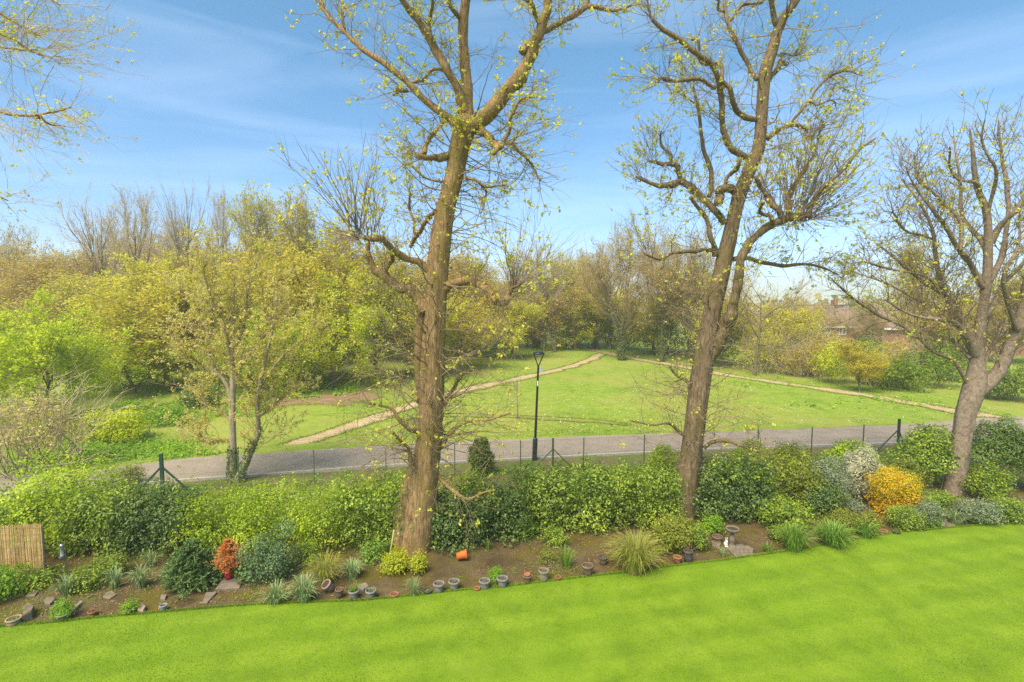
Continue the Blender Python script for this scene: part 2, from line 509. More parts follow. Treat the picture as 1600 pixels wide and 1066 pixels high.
EDGE = np.array([G(*p)[:2] for p in [(0, 980), (150, 966), (380, 945), (560, 940), (700, 925), (840, 911), (950, 897), (1060, 884), (1180, 868), (1280, 853), (1400, 832), (1500, 823), (1600, 818)]])
EX = np.concatenate([[-40, -24, -16], EDGE[:, 0], [24, 45]])
EY = np.concatenate([[8.6, 10.1, 11.0], EDGE[:, 1], [17.8, 19.0]])
def yedge(x):
    x = np.asarray(x, float)
    return np.interp(x, EX, EY) * 0.5 + 0.25 * (np.interp(x - 0.9, EX, EY) + np.interp(x + 0.9, EX, EY))
lx = np.concatenate([np.arange(-40, -20, 1.0), np.arange(-20, 24, 0.16), np.arange(24, 45.1, 1.0)])
ye = yedge(lx) + 0.035 * noise2(lx * 2.1, lx * 0, 9)
tt = np.concatenate([np.linspace(0, 0.97, 26), [0.985, 0.995, 1.0]])
V = np.stack([np.repeat(lx[None], len(tt), 0), -8 + tt[:, None] * (ye + 8)[None], np.zeros((len(tt), len(lx)))], -1)
V[..., 2] = 0.02 + 0.018 * noise2(V[..., 0] * 0.5, V[..., 1] * 0.5, 3)
V[-1, :, 2] -= 0.015
low = V[-1:].copy(); low[..., 2] = -0.2; low[..., 1] -= 0.02
V = np.concatenate([V, low])
idx = np.arange(V.shape[0] * V.shape[1]).reshape(V.shape[:2])
F = np.stack([idx[:-1, :-1], idx[:-1, 1:], idx[1:, 1:], idx[1:, :-1]], -1).reshape(-1, 4)
lawn = MB().add(V, F).build("lawn", M_lawn)
tag(lawn, "smooth bright green mown lawn with a curved cut edge", kind="structure")

rng = np.random.default_rng(5)
n = 300000
gy = rng.uniform(8.6, 18.2, n); gx = rng.uniform(-1.12, 1.12, n) * gy
k = (gy < yedge(gx) - 0.01)
gx, gy = gx[k], gy[k]
edge_n = 26000
ex = rng.uniform(-14, 21, edge_n); ey = yedge(ex) - np.abs(rng.normal(0, 0.03, edge_n)) + 0.02
gx = np.concatenate([gx, ex]); gy = np.concatenate([gy, ey])
n = len(gx)
h = rng.uniform(0.013, 0.030, n) * (1 + 0.35 * noise2(gx * 0.9, gy * 0.9, 12)); h[-edge_n:] *= 1.35
a = rng.uniform(0, 6.28, n); wv = rng.uniform(0.004, 0.008, n)
b0 = np.stack([gx, gy, 0.015 + 0.018 * noise2(gx * 0.5, gy * 0.5, 3)], 1)
dx = np.stack([np.cos(a), np.sin(a), np.zeros(n)], 1) * wv[:, None]
tp = b0 + np.stack([rng.normal(0, 0.6, n) * h, rng.normal(0, 0.6, n) * h, h], 1)
MB().add(np.stack([b0 - dx, b0 + dx, tp], 1), np.arange(n * 3).reshape(-1, 3)).build("grass", M_blade, stuff=True)
bpy.data.objects["grass"]["label"] = "short bright green grass blades of the mown lawn"

def hedge_y(x):
    return 16.0 + 0.155 * np.asarray(x, float)
tt = np.linspace(0, 1, 34)
y0 = yedge(lx) - 0.12; y1 = np.maximum(hedge_y(lx) + 0.9, yedge(lx) + 2.2)
Yg = y0[None] + tt[:, None] * (y1 - y0)[None]
Xg = np.repeat(lx[None], len(tt), 0)
def bed_z(x, y):
    return -0.035 + 0.05 * noise2(x * 0.9, y * 0.9, 21) + 0.025 * noise2(x * 3.1, y * 3.1, 22) + 0.03 * np.clip((np.asarray(y) - yedge(x)) / 2, 0, 1)
V = np.stack([Xg, Yg, bed_z(Xg, Yg)], -1)
idx = np.arange(V.shape[0] * V.shape[1]).reshape(V.shape[:2])
F = np.stack([idx[:-1, :-1], idx[:-1, 1:], idx[1:, 1:], idx[1:, :-1]], -1).reshape(-1, 4)
tag(MB().add(V, F).build("flower_bed", M_soil), "brown mossy soil of the border between lawn and hedge", kind="structure")

FARW = np.array([G(*p)[:2] for p in [(140, 737), (300, 717), (450, 706), (600, 697), (850, 685), (1100, 677), (1400, 665)]])
NEAW = np.array([G(*p)[:2] for p in [(140, 762), (300, 750), (430, 741), (600, 728), (850, 716), (1100, 703), (1250, 698), (1400, 693)]])
def yfar(x): return np.interp(x, np.concatenate([[-60, -34], FARW[:, 0], [31, 60]]), np.concatenate([[14.5, 18.5], FARW[:, 1], [32.0, 34.5]]))
def ynear(x): return np.interp(x, np.concatenate([[-60, -34], NEAW[:, 0], [31, 60]]), np.concatenate([[11.0, 15.2], NEAW[:, 1], [27.8, 29.5]]))
def between(fa, fb, xr, nt_, zf, ja=0.05, jb=0.05, seed=1):
    x = np.arange(xr[0], xr[1], 0.22)
    a_ = fa(x) + ja * noise2(x * 1.9, x * 0.3, seed); b_ = fb(x) + jb * noise2(x * 1.7, x * 0.3, seed + 1)
    t = np.linspace(0, 1, nt_)
    Yv = a_[None] + t[:, None] * (b_ - a_)[None]
    Xv = np.repeat(x[None], nt_, 0)
    V = np.stack([Xv, Yv, zf(Xv, Yv)], -1)
    i = np.arange(V.shape[0] * V.shape[1]).reshape(V.shape[:2])
    return V, np.stack([i[:-1, :-1], i[:-1, 1:], i[1:, 1:], i[1:, :-1]], -1).reshape(-1, 4)
tag(MB().add(*between(lambda x: np.maximum(hedge_y(x) + 0.85, yedge(x) + 2.1), lambda x: ynear(x) - 0.02, (-40, 45), 26,
    lambda x, y: -0.02 + 0.05 * noise2(x * 1.1, y * 1.1, 31), 0, 0.02)).build("verge", M_verge), "rough earth and weeds between the hedge and the road", kind="structure")
tag(MB().add(*between(lambda x: yfar(x) - 0.08, lambda x: yfar(x) + 1.3, (-50, 55), 5,
    lambda x, y: 0.012 + 0.02 * noise2(x * 1.1, y * 1.1, 33) + 0.10 * np.clip(hgt(x, y) + 0.12, 0, .5) , 0.02, 0.25)).build("road_verge", M_field), "grass verge along the far edge of the road", kind="structure")
tag(MB().add(*between(ynear, yfar, (-55, 58), 14, lambda x, y: 0.045 + 0.012 * noise2(x * 0.6, y * 0.6, 34), 0.03, 0.12, 7)).build("road", M_road), "narrow grey asphalt park road running past the fence", kind="structure")
kx = np.arange(-55, 58, 0.25); ky = ynear(kx)
V = np.stack([np.stack([kx, ky + a_, np.full(len(kx), b_)], 1) for a_, b_ in ((-.10, -.12), (-.10, .075), (-.09, .085), (.005, .085), (.008, .03))])
i_ = np.arange(V.shape[0] * V.shape[1]).reshape(V.shape[:2])
tag(MB().add(V, np.stack([i_[:-1, :-1], i_[:-1, 1:], i_[1:, 1:], i_[1:, :-1]], -1).reshape(-1, 4)).build("kerb", M_kerb, smooth=False), "thin concrete edging along the near side of the road", kind="structure")

def ribbon(pts, width, z, seed, step=0.35, across=7, jag=0.22):
    C = np.array([G(*p)[:2] for p in pts])
    L_ = np.linalg.norm(np.diff(C, axis=0), axis=1).sum()
    c = spline(C, max(12, int(L_ / step)))
    d = nrm(np.gradient(c, axis=0)); q = np.stack([-d[:, 1], d[:, 0]], 1)
    s = np.arange(len(c)) * step
    wl = width * 0.5 * (1 + jag * noise2(s * 1.7, s * 0, seed) + 0.25 * noise2(s * 0.25, s * 0, seed + 3)); wr = width * 0.5 * (1 + jag * noise2(s * 1.5, s * 0, seed + 1) + 0.25 * noise2(s * 0.22, s * 0, seed + 4))
    tap = np.clip(np.minimum(s / 1.6, (s[-1] - s) / 1.6), .05, 1) ** .6
    wl = wl * tap; wr = wr * tap
    t = np.linspace(-1, 1, across)
    W = np.where(t[:, None] < 0, wl[None], wr[None]) * t[:, None]
    P2 = c[None] + W[..., None] * q[None]
    V = np.concatenate([P2, (hgt(P2[..., 0], P2[..., 1]) + z - 0.004 * np.abs(t)[:, None])[..., None]], -1)
    i = np.arange(V.shape[0] * V.shape[1]).reshape(V.shape[:2])
    return V, np.stack([i[:-1, :-1], i[:-1, 1:], i[1:, 1:], i[1:, :-1]], -1).reshape(-1, 4)
def path(pts, width, z, m, seed, label, jag=0.38):
    o = MB().add(*ribbon(pts, width, z, seed, jag=jag)).build("path", m)
    return tag(o, label, kind="structure")
path([(395, 708), (450, 694), (520, 674), (600, 648), (660, 628), (720, 612), (800, 595), (870, 578), (915, 564), (940, 553), (960, 551)], 1.45, 0.03, M_dirt, 41, "trodden dirt path curving up the field from the road")
path([(868, 536), (900, 541), (920, 546), (945, 551), (1000, 562), (1060, 573), (1130, 587), (1220, 600), (1320, 614), (1420, 631), (1500, 645), (1590, 657)], 1.75, 0.045, M_dirt, 51, "pale dirt path slanting down to the right of the field")
path([(640, 655), (700, 650), (790, 653), (850, 656), (920, 660), (985, 666)], 0.8, 0.025, M_track, 61, "faint worn track across the middle of the field", 0.5)
path([(740, 549), (800, 546), (850, 543), (905, 541)], 4.0, 0.02, M_track, 71, "bare earth strip along the far crest of the field", 0.3)
path([(395, 627), (460, 625), (530, 622), (600, 618)], 5.5, 0.02, M_mud, 81, "bare brown earth under the trees left of the field", 0.3)

# grass creeping over the edges of the trodden paths and standing in tufts over the near field
rng = np.random.default_rng(64)
PX = []
for o in bpy.data.objects:
    if o.name.startswith("path") and o.type == 'MESH':
        co = np.empty(len(o.data.vertices) * 3, np.float32); o.data.vertices.foreach_get("co", co); co = co.reshape(7, -1, 3)
        for e in (0, 6):
            m_ = co.shape[1] * 40
            j = rng.integers(0, co.shape[1] - 1, m_); f = rng.random(m_)[:, None]
            c = co[e, j] * (1 - f) + co[e, j + 1] * f
            c = c + (co[3, j] - c) * (rng.normal(0, .16, m_))[:, None] + rng.normal(0, .05, c.shape) * [1, 1, 0]
            PX.append(c)
n = 70000
gy = 26 + 34 * rng.random(n) ** 1.6; gx = rng.uniform(-.35, .98, n) * gy
k = (noise2(gx * .5, gy * .5, 66) > .05) & (gy > yfar(gx) + .2)
PX.append(np.stack([gx[k], gy[k], hgt(gx[k], gy[k])], 1))
c = np.concatenate(PX); n = len(c)
hh = rng.uniform(.035, .10, n); wv = rng.uniform(.012, .030, n); a = rng.uniform(0, 6.28, n)
dx = np.stack([np.cos(a), np.sin(a), 0 * a], 1) * wv[:, None]
c[:, 2] -= .01
tp = c + np.stack([rng.normal(0, .6, n) * hh, rng.normal(0, .6, n) * hh, hh], 1)
M_tuft = leaf_mat("park_grass_blade", [(0.085, 0.150, 0.012), (0.140, 0.205, 0.020), (0.200, 0.240, 0.034)], 0.2, 0.6, 0.5, 0.15)
tag(MB().add(np.stack([c - dx, c + dx, tp], 1), np.arange(n * 3).reshape(-1, 3)).build("grass_tufts", M_tuft, stuff=True), "uneven grass tufts in the park field and along the dirt paths")
# ------------------------------------------------------------------ foliage materials
BARK_LIME = bark_mat("bark_lime", (0.078, 0.049, 0.026), (0.273, 0.175, 0.083), (0.475, 0.322, 0.176), 24, 0.10, (0.216, 0.160, 0.048), 1.0)
BARK_GREY = bark_mat("bark_grey", (0.068, 0.046, 0.027), (0.176, 0.124, 0.076), (0.311, 0.223, 0.146), 20, 0.16, (0.155, 0.124, 0.049), 0.9)
BARK_SYC = bark_mat("bark_sycamore", (0.129, 0.095, 0.069), (0.228, 0.174, 0.129), (0.319, 0.252, 0.200), 9, 0.8, None, 0.7)
BARK_DARK = bark_mat("bark_dark", (0.070, 0.055, 0.040), (0.150, 0.120, 0.085), (0.235, 0.195, 0.140), 9, 0.2, (0.12, 0.13, 0.05), 0.6)
BARK_PALE = bark_mat("bark_pale", (0.20, 0.17, 0.11), (0.33, 0.28, 0.19), (0.45, 0.39, 0.28), 6, 0.3, None, 0.4)
TWIG_LIME = rough_mat("twig_lime", (0.105, 0.074, 0.040), (0.31, 0.235, 0.14), 3, bump=0)
TWIG_PALE = rough_mat("twig_pale", (0.32, 0.25, 0.15), (0.55, 0.46, 0.31), 2, bump=0)
TWIG_BROWN = rough_mat("twig_brown", (0.23, 0.165, 0.080), (0.40, 0.30, 0.16), 2, bump=0)
LF_LIME = leaf_mat("leaf_young_lime", [(0.30, 0.30, 0.035), (0.46, 0.46, 0.060), (0.60, 0.58, 0.14)], 0.4, 0.5, 0.6)
LF_YOUNG = leaf_mat("leaf_spring_maple", [(0.234, 0.242, 0.023), (0.394, 0.388, 0.038), (0.517, 0.472, 0.067)], 0.4, 0.6, 0.5, 0.15, objvar=0.03)
LF_BRIGHT = leaf_mat("leaf_bright_spring", [(0.213, 0.281, 0.014), (0.347, 0.421, 0.022), (0.493, 0.540, 0.043)], 0.4, 0.6, 0.5, 0.15, objvar=0.03)
LF_OLIVE = leaf_mat("leaf_olive_bud", [(0.246, 0.212, 0.045), (0.370, 0.315, 0.067), (0.493, 0.399, 0.107)], 0.35, 0.7, 0.4, 0.1, objvar=0.03)
LF_BROWN = leaf_mat("leaf_brown_bud", [(0.25, 0.20, 0.080), (0.38, 0.30, 0.125), (0.45, 0.38, 0.15)], 0.3, 0.7, 0.4, 0.1, objvar=0.03)
LF_BLOSSOM = leaf_mat("leaf_fawn_blossom", [(0.28, 0.30, 0.045), (0.42, 0.42, 0.075), (0.50, 0.43, 0.16), (0.62, 0.52, 0.28)], 0.35, 0.6, 1.0, 0.1)
LF_GREYPINK = leaf_mat("leaf_grey_blossom", [(0.26, 0.20, 0.115), (0.42, 0.35, 0.20), (0.40, 0.38, 0.08), (0.56, 0.48, 0.36)], 0.3, 0.6, 1.0, 0.1)
LF_IVY = leaf_mat("leaf_dark_ivy", [(0.030, 0.062, 0.015), (0.060, 0.112, 0.026), (0.105, 0.165, 0.036), (0.17, 0.23, 0.05)], 0.15, 0.4, 1.3, 0.45)
LF_HEDGE = leaf_mat("leaf_hedge_green", [(0.032, 0.066, 0.010), (0.120, 0.190, 0.022), (0.240, 0.330, 0.040), (0.380, 0.450, 0.065)], 0.28, 0.42, 1.2, 0.4)
LF_LAUREL = leaf_mat("leaf_laurel", [(0.032, 0.070, 0.012), (0.120, 0.190, 0.022), (0.240, 0.325, 0.038), (0.390, 0.460, 0.065)], 0.25, 0.35, 1.0, 0.5)
LF_ELDER = leaf_mat("leaf_elder_bright", [(0.055, 0.100, 0.010), (0.200, 0.295, 0.020), (0.350, 0.450, 0.034), (0.500, 0.560, 0.065)], 0.35, 0.5, 1.0, 0.3)
LF_OLIVEHEDGE = leaf_mat("leaf_olive_hedge", [(0.096, 0.128, 0.018), (0.179, 0.213, 0.030), (0.275, 0.281, 0.052)], 0.28, 0.5, 1.0, 0.3)
LF_PARK = leaf_mat("leaf_park_bush", [(0.067, 0.124, 0.014), (0.134, 0.205, 0.020), (0.218, 0.292, 0.034)], 0.3, 0.55, 0.6, 0.2, objvar=0.02)
LF_PARKDK = leaf_mat("leaf_park_dark", [(0.060, 0.105, 0.026), (0.112, 0.175, 0.042), (0.180, 0.252, 0.058)], 0.22, 0.5, 0.6, 0.25, objvar=0.02)
LF_WOODIVY = leaf_mat("leaf_wood_ivy", [(0.045, 0.065, 0.018), (0.085, 0.110, 0.030), (0.13, 0.155, 0.042)], 0.2, 0.5, 0.8, 0.25)
LF_GREY = leaf_mat("leaf_grey_green", [(0.090, 0.126, 0.071), (0.165, 0.210, 0.123), (0.250, 0.294, 0.185)], 0.2, 0.5, 1.2, 0.3)
LF_CREAM = leaf_mat("leaf_cream_variegated", [(0.16, 0.17, 0.100), (0.36, 0.355, 0.245), (0.60, 0.58, 0.44)], 0.25, 0.5, 1.2, 0.3)
LF_GOLD = leaf_mat("leaf_orange_flower", [(0.40, 0.240, 0.010), (0.52, 0.350, 0.015), (0.52, 0.41, 0.030), (0.28, 0.31, 0.035)], 0.35, 0.55, 2.0, 0.2)
LF_FIR = leaf_mat("needle_dark_green", [(0.054, 0.105, 0.034), (0.101, 0.176, 0.055), (0.176, 0.263, 0.081)], 0.15, 0.5, 2.0, 0.3)
LF_BLUE = leaf_mat("leaf_blue_green", [(0.054, 0.102, 0.042), (0.102, 0.168, 0.068), (0.168, 0.246, 0.101)], 0.2, 0.45, 1.5, 0.35)
LF_RUST = leaf_mat("needle_rust", [(0.30, 0.110, 0.030), (0.48, 0.205, 0.070), (0.58, 0.30, 0.120)], 0.2, 0.7, 3.0, 0.1)
LF_IRIS = leaf_mat("blade_blue_green", [(0.12, 0.175, 0.070), (0.205, 0.275, 0.125), (0.33, 0.39, 0.20)], 0.3, 0.45, 2.0, 0.3)
LF_SEDGE = leaf_mat("blade_sedge", [(0.130, 0.165, 0.025), (0.220, 0.255, 0.048), (0.32, 0.31, 0.085), (0.25, 0.19, 0.08)], 0.3, 0.5, 1.5, 0.2)
LF_AGAP = leaf_mat("blade_fresh_green", [(0.075, 0.150, 0.024), (0.140, 0.245, 0.036), (0.240, 0.350, 0.075)], 0.3, 0.4, 1.5, 0.35)
LF_YELLOWG = leaf_mat("leaf_yellow_green", [(0.200, 0.250, 0.018), (0.340, 0.380, 0.028), (0.46, 0.46, 0.050)], 0.35, 0.5, 2.0, 0.25)
LF_FERN = leaf_mat("leaf_fresh_green", [(0.090, 0.184, 0.015), (0.168, 0.302, 0.024), (0.269, 0.410, 0.043)], 0.35, 0.5, 2.0, 0.25)
LF_DEAD = leaf_mat("dead_leaf", [(0.13, 0.080, 0.045), (0.24, 0.150, 0.085), (0.36, 0.245, 0.15)], 0.15, 0.8, 2.0, 0.1)

# ------------------------------------------------------------------ shrubs
def lobes_box(rng, w, d, h, s, top_var=0.17):
    C, Rr = [], []
    nx = max(1, int(round(w / (s * 1.15)))); nz = max(1, int(round(h / (s * 1.15)))); ny = max(1, int(round(d / (s * 1.5))))
    for i in range(nx):
        for k in range(nz):
            for j in range(ny):
                r = s * rng.choice([rng.uniform(0.55, 0.85), rng.uniform(.8, 1.25)])
                x = -w / 2 + (i + 0.5) * w / nx + rng.normal(0, s * 0.2)
                z = min(h - r * 0.8, max(r * 0.7, (k + 0.5) * h / nz + rng.normal(0, s * 0.2)))
                if k == nz - 1: z = h - r * 1.05 + rng.normal(0, top_var)
                y = -d / 2 + (j + 0.5) * d / ny + rng.normal(0, s * 0.18)
                C.append((x, y, z)); Rr.append(r)
    return np.array(C), np.array(Rr)
def lobes_round(rng, w, d, h, s):
    C, Rr = [], []
    n_ = int(8 + 2.6 * (w * h + d * h) / (s * s * 3.1))
    for _ in range(n_):
        u = nrm(rng.normal(0, 1, 3)); u[2] = abs(u[2]) * 1.0 - 0.25
        r = s * rng.uniform(0.5, 1.3)
        q = rng.uniform(0.6, 1.18)
        c = np.array([u[0] * max(0.05, w / 2 - r * 0.8), u[1] * max(0.05, d / 2 - r * 0.8), h * 0.46 + u[2] * max(0.05, h * 0.54 - r * 0.75)]) * np.array([q, q, 1])
        c[2] = max(c[2], r * 0.6)
        C.append(c); Rr.append(r)
    C.append((0, 0, h * 0.42)); Rr.append(min(w, d, h) * 0.34)
    return np.array(C), np.array(Rr)
def lobe_points(rng, C, Rr, n, cluster=4, cl_r=0.08, inner=0.25, irr=0.15):
    nc = max(1, n // cluster)
    p = Rr ** 2; i = rng.choice(len(C), nc, p=p / p.sum())
    u = nrm(rng.normal(0, 1, (nc, 3)))
    rr = 1 + 0.10 * rng.normal(0, 1, nc)
    ins = rng.random(nc) < inner
    rr = np.where(ins, rng.uniform(0.35, 0.95, nc), rr)
    # loose sprays standing proud of the outline
    out = rng.random(nc) < 0.12
    rr = np.where(out, rr + rng.uniform(0.05, 0.45, nc), rr)
    P = C[i] + u * (Rr[i] * rr)[:, None]
    keep = P[:, 2] > 0.02
    P, u = P[keep], u[keep]
    buried = np.zeros(len(P), bool)
    for c, r in zip(C, Rr):
        buried |= ((P - c) ** 2).sum(1) < (r * 0.66) ** 2
    keep = ~buried | (rng.random(len(P)) < 0.25)
    P, u = P[keep], u[keep]
    c0 = np.array([0, 0, C[:, 2].mean()]); dv = nrm(P - c0); m_ = np.zeros(len(P))
    for j in range(5):
        ax_ = nrm(rng.normal(0, 1, 3)); m_ += np.sin((dv @ ax_) * rng.uniform(3, 9) + rng.uniform(0, 6.28))
    P = c0 + (P - c0) * (1 + irr * 0.42 * m_)[:, None]
    ok = P[:, 2] > 0.02; P, u = P[ok], u[ok]
    P = np.repeat(P, cluster, 0) + rng.normal(0, cl_r, (len(P) * cluster, 3))
    u = np.repeat(u, cluster, 0)
    return P, u
def stems_mesh(rng, w, d, h, n_, r):
    B = np.stack([rng.uniform(-.3, .3, n_) * w, rng.uniform(-.3, .3, n_) * d, np.full(n_, -0.05)], 1)
    D = np.stack([rng.normal(0, .35, n_), rng.normal(0, .3, n_), np.ones(n_)], 1)
    P = grow(rng, B, D, rng.uniform(.6, .9, n_) * h, 6, 0.22)
    return tubes(P, np.linspace(r, r * .3, 7)[None] * rng.uniform(.7, 1.2, (n_, 1)), 5)
def shrub(name, label, cat, loc, w, d, h, leafm, leaf=0.09, aspect=0.62, lobe=0.42, boxy=False, cover=2.4, seed=0, up=0.45, rz=0.0, twigm=None, group=None, cluster=4, extra=None, nmax=15000, inner=0.25, topv=0.17):
    rng = np.random.default_rng(seed + 100)
    C, Rr = (lobes_box(rng, w, d, h, lobe, topv) if boxy else lobes_round(rng, w, d, h, lobe))
    area = 2 * (w * h + d * h) + w * d
    n_ = int(min(nmax, cover * area / (leaf * leaf * aspect * 0.5)))
    P, u = lobe_points(rng, C, Rr, n_, cluster, leaf * 0.8, inner, .05 if boxy else .20)
    N = nrm(u * 0.7 + np.array([0, 0, up]) + rng.normal(0, 0.38, u.shape))
    t = thing(name, label, cat, loc, rz, group)
    mats = [leafm] + ([extra[0]] if extra else [])
    mb = MB()
    V, F = leaf_mesh(rng, P, N, leaf * rng.uniform(0.45, 1.35, len(P)), aspect)
    mb.add(V, F)
    if extra:                                   # a share of another leaf or flower, mostly high on the shrub
        k = int(len(P) * extra[1])
        P2, u2 = lobe_points(rng, C, Rr * 1.04, k, 3, 0.05, 0.05, .05 if boxy else .20)
        sel = P2[:, 2] > h * extra[2]
        P2, u2 = P2[sel], u2[sel]
        V, F = leaf_mesh(rng, P2, nrm(u2 + rng.normal(0, .5, u2.shape)), leaf * extra[3] * rng.uniform(.7, 1.2, len(P2)), 0.8)
        mb.add(V, F, 1)
    mb.build("foliage", mats, t, stuff=True)
    V, F = stems_mesh(rng, w, d, h, max(4, int(w * 3)), 0.022)
    MB().add(V, F).build("stems", twigm or BARK_DARK, t, stuff=True)
    return t
def pshrub(px0, px1, pyt, pyb, depth, **kw):
    "shrub whose front foot stands at row pyb and that spans px0..px1 and tops out at row pyt"
    g = G((px0 + px1) / 2, pyb)
    Yc = g[1] + depth / 2
    top = A((px0 + px1) / 2, pyt, Yc)[2]
    w = (px1 - px0) * Yc / FPX
    return shrub(loc=(A((px0 + px1) / 2, pyb, Yc)[0], Yc, -0.03), w=w, d=depth, h=(top + 0.03) * (0.87 if kw.get('boxy') else 0.95), **kw)

# ------------------------------------------------------------------ branching helpers for trees
def limb_points(spec, Y0, d0=0.0, dd=0.0, n=None):
    "spec: (px, py, width px) rows traced on the photograph; depth runs from Y0+d0 to Y0+d0+dd along the limb"
    s = np.array(spec, float)
    t = np.linspace(0, 1, len(s))
    P = np.array([A(a, b, Y0 + d0 + dd * q) for (a, b, _), q in zip(s, t)])
    Rr = s[:, 2] * 0.5 * (Y0 + d0 + dd * t) / FPX / np.sqrt(1 + ((s[:, 0] - 800) / FPX) ** 2)   # wide-angle stretch undone
    n = n or max(6, 5 * len(s))
    S = spline(np.column_stack([P, Rr]), n)
    return S[:, :3], np.maximum(S[:, 3], 0.004)
def tube_noise(P, Rr, sides, seed, ridge=0.10, flare=None):
    V, F = tubes(P[None], Rr[None], sides)
    rng = np.random.default_rng(seed)
    k = len(P)
    V = V.reshape(k, sides, 3)
    ang = np.arange(sides) * 2 * math.pi / sides
    s = np.concatenate([[0], np.cumsum(np.linalg.norm(np.diff(P, axis=0), axis=1))])
    m = np.zeros((k, sides))
    for j in range(7):
        f = rng.integers(2, 7); ph = rng.uniform(0, 6.28); fr = rng.uniform(0.3, 2.6)
        m += np.sin(f * ang[None] + ph + fr * s[:, None]) / 4.0
    m *= ridge
    if sides >= 14:                              # furrows and plates of the bark
        for j in range(6):
            f = rng.integers(5, max(7, sides // 2 - 1)); ph = rng.uniform(0, 6.28)
            m += 0.016 * np.sin(f * ang[None] + ph + 0.8 * np.sin(s[:, None] * rng.uniform(1.5, 4) + ph)) * (0.6 + 0.4 * np.sin(s[:, None] * rng.uniform(4, 9) + ph * 3))
        m += rng.normal(0, 0.010, m.shape)
    if flare:
        base = np.exp(-s / flare[0])[:, None]
        m += base * flare[1] * (0.55 + 0.45 * np.sin(5 * ang[None] + flare[2]) + 0.3 * np.sin(3 * ang[None] + 1.0 + flare[2]))
    V = P[:, None] + (V - P[:, None]) * (1 + m)[..., None]
    V[-1] = P[-1] + (V[-1] - P[-1]) * 0.55
    Vr = np.concatenate([V.reshape(-1, 3), P[-1:] + (P[-1:] - P[-2:-1]) * 0.12, P[:1] - (P[1:2] - P[:1]) * 0.15])
    last = (k - 1) * sides + np.arange(sides); fst = np.arange(sides)
    cap = np.concatenate([np.stack([last, np.roll(last, -1), np.full(sides, k * sides)], 1), np.stack([np.roll(fst, -1), fst, np.full(sides, k * sides + 1)], 1)])
    return Vr, F, cap
def add_limb(mb, P, Rr, seed, sides=9, ridge=0.08, flare=None):
    V, F, c = tube_noise(P, Rr, sides, seed, ridge, flare)
    n0 = mb.n
    mb.add(V, F)
    mb.f.append(c + n0); mb.m.append(np.zeros(len(c), np.int32))
def twig_sets(rng, Ps, n1, l1, n2f=3.0, n3f=2.0, up=0.05, ang=55, r0=0.014, t0=0.1, jit=0.28, l2=0.5, l3=0.5, w=None):
    "three orders of twigs growing off a list of limb polylines; returns list of (P,R) and the finest points"
    k = max(len(p) for p in Ps)
    S = np.stack([spline(p, k) for p in Ps])
    ln = np.linalg.norm(np.diff(S, axis=1), axis=2).sum(1)
    B, D, i, t, _ = sprout(rng, S, n1, t0, 1.0, ang, w if w is None else ln * np.asarray(w))
    D[:, 2] += up * 4
    L1 = rng.uniform(*l1, n1) * (1.1 - 0.35 * t)
    P1 = grow(rng, B, D, L1, 7, jit, up)
    out = [(P1, r0 * np.linspace(1, .35, 8)[None] * rng.uniform(.6, 1.15, (n1, 1)))]
    n2 = int(n1 * n2f)
    B, D, i, t, lp = sprout(rng, P1, n2, 0.2, 1.0, 42)
    P2 = grow(rng, B, D, lp * l2 * rng.uniform(.5, 1.2, n2) * (1.15 - .5 * t), 4, jit, up)
    out.append((P2, r0 * .5 * np.linspace(1, .4, 5)[None] * rng.uniform(.7, 1.2, (n2, 1))))
    n3 = int(n2 * n3f)
    P3 = None
    if n3:
        B, D, i, t, lp = sprout(rng, P2, n3, 0.15, 1.0, 45)
        P3 = grow(rng, B, D, lp * l3 * rng.uniform(.5, 1.3, n3), 2, jit, up)
        out.append((P3, r0 * .30 * np.linspace(1, .5, 3)[None] * rng.uniform(.8, 1.2, (n3, 1))))
    return out
def leaves_on(rng, P, n, t0, t1, size, aspect, mb, spread=0.03, cluster=3, mi=0, up=0.3):
    nc = max(1, n // cluster)
    i = rng.integers(0, len(P), nc)
    c, T = along(P, i, rng.uniform(t0, t1, nc))
    c = np.repeat(c, cluster, 0) + rng.normal(0, spread, (nc * cluster, 3))
    N = nrm(rng.normal(0, 1, c.shape) + [0, -0.1, up])
    V, F = leaf_mesh(rng, c, N, size * rng.uniform(.6, 1.3, len(c)), aspect)
    mb.add(V, F, mi)
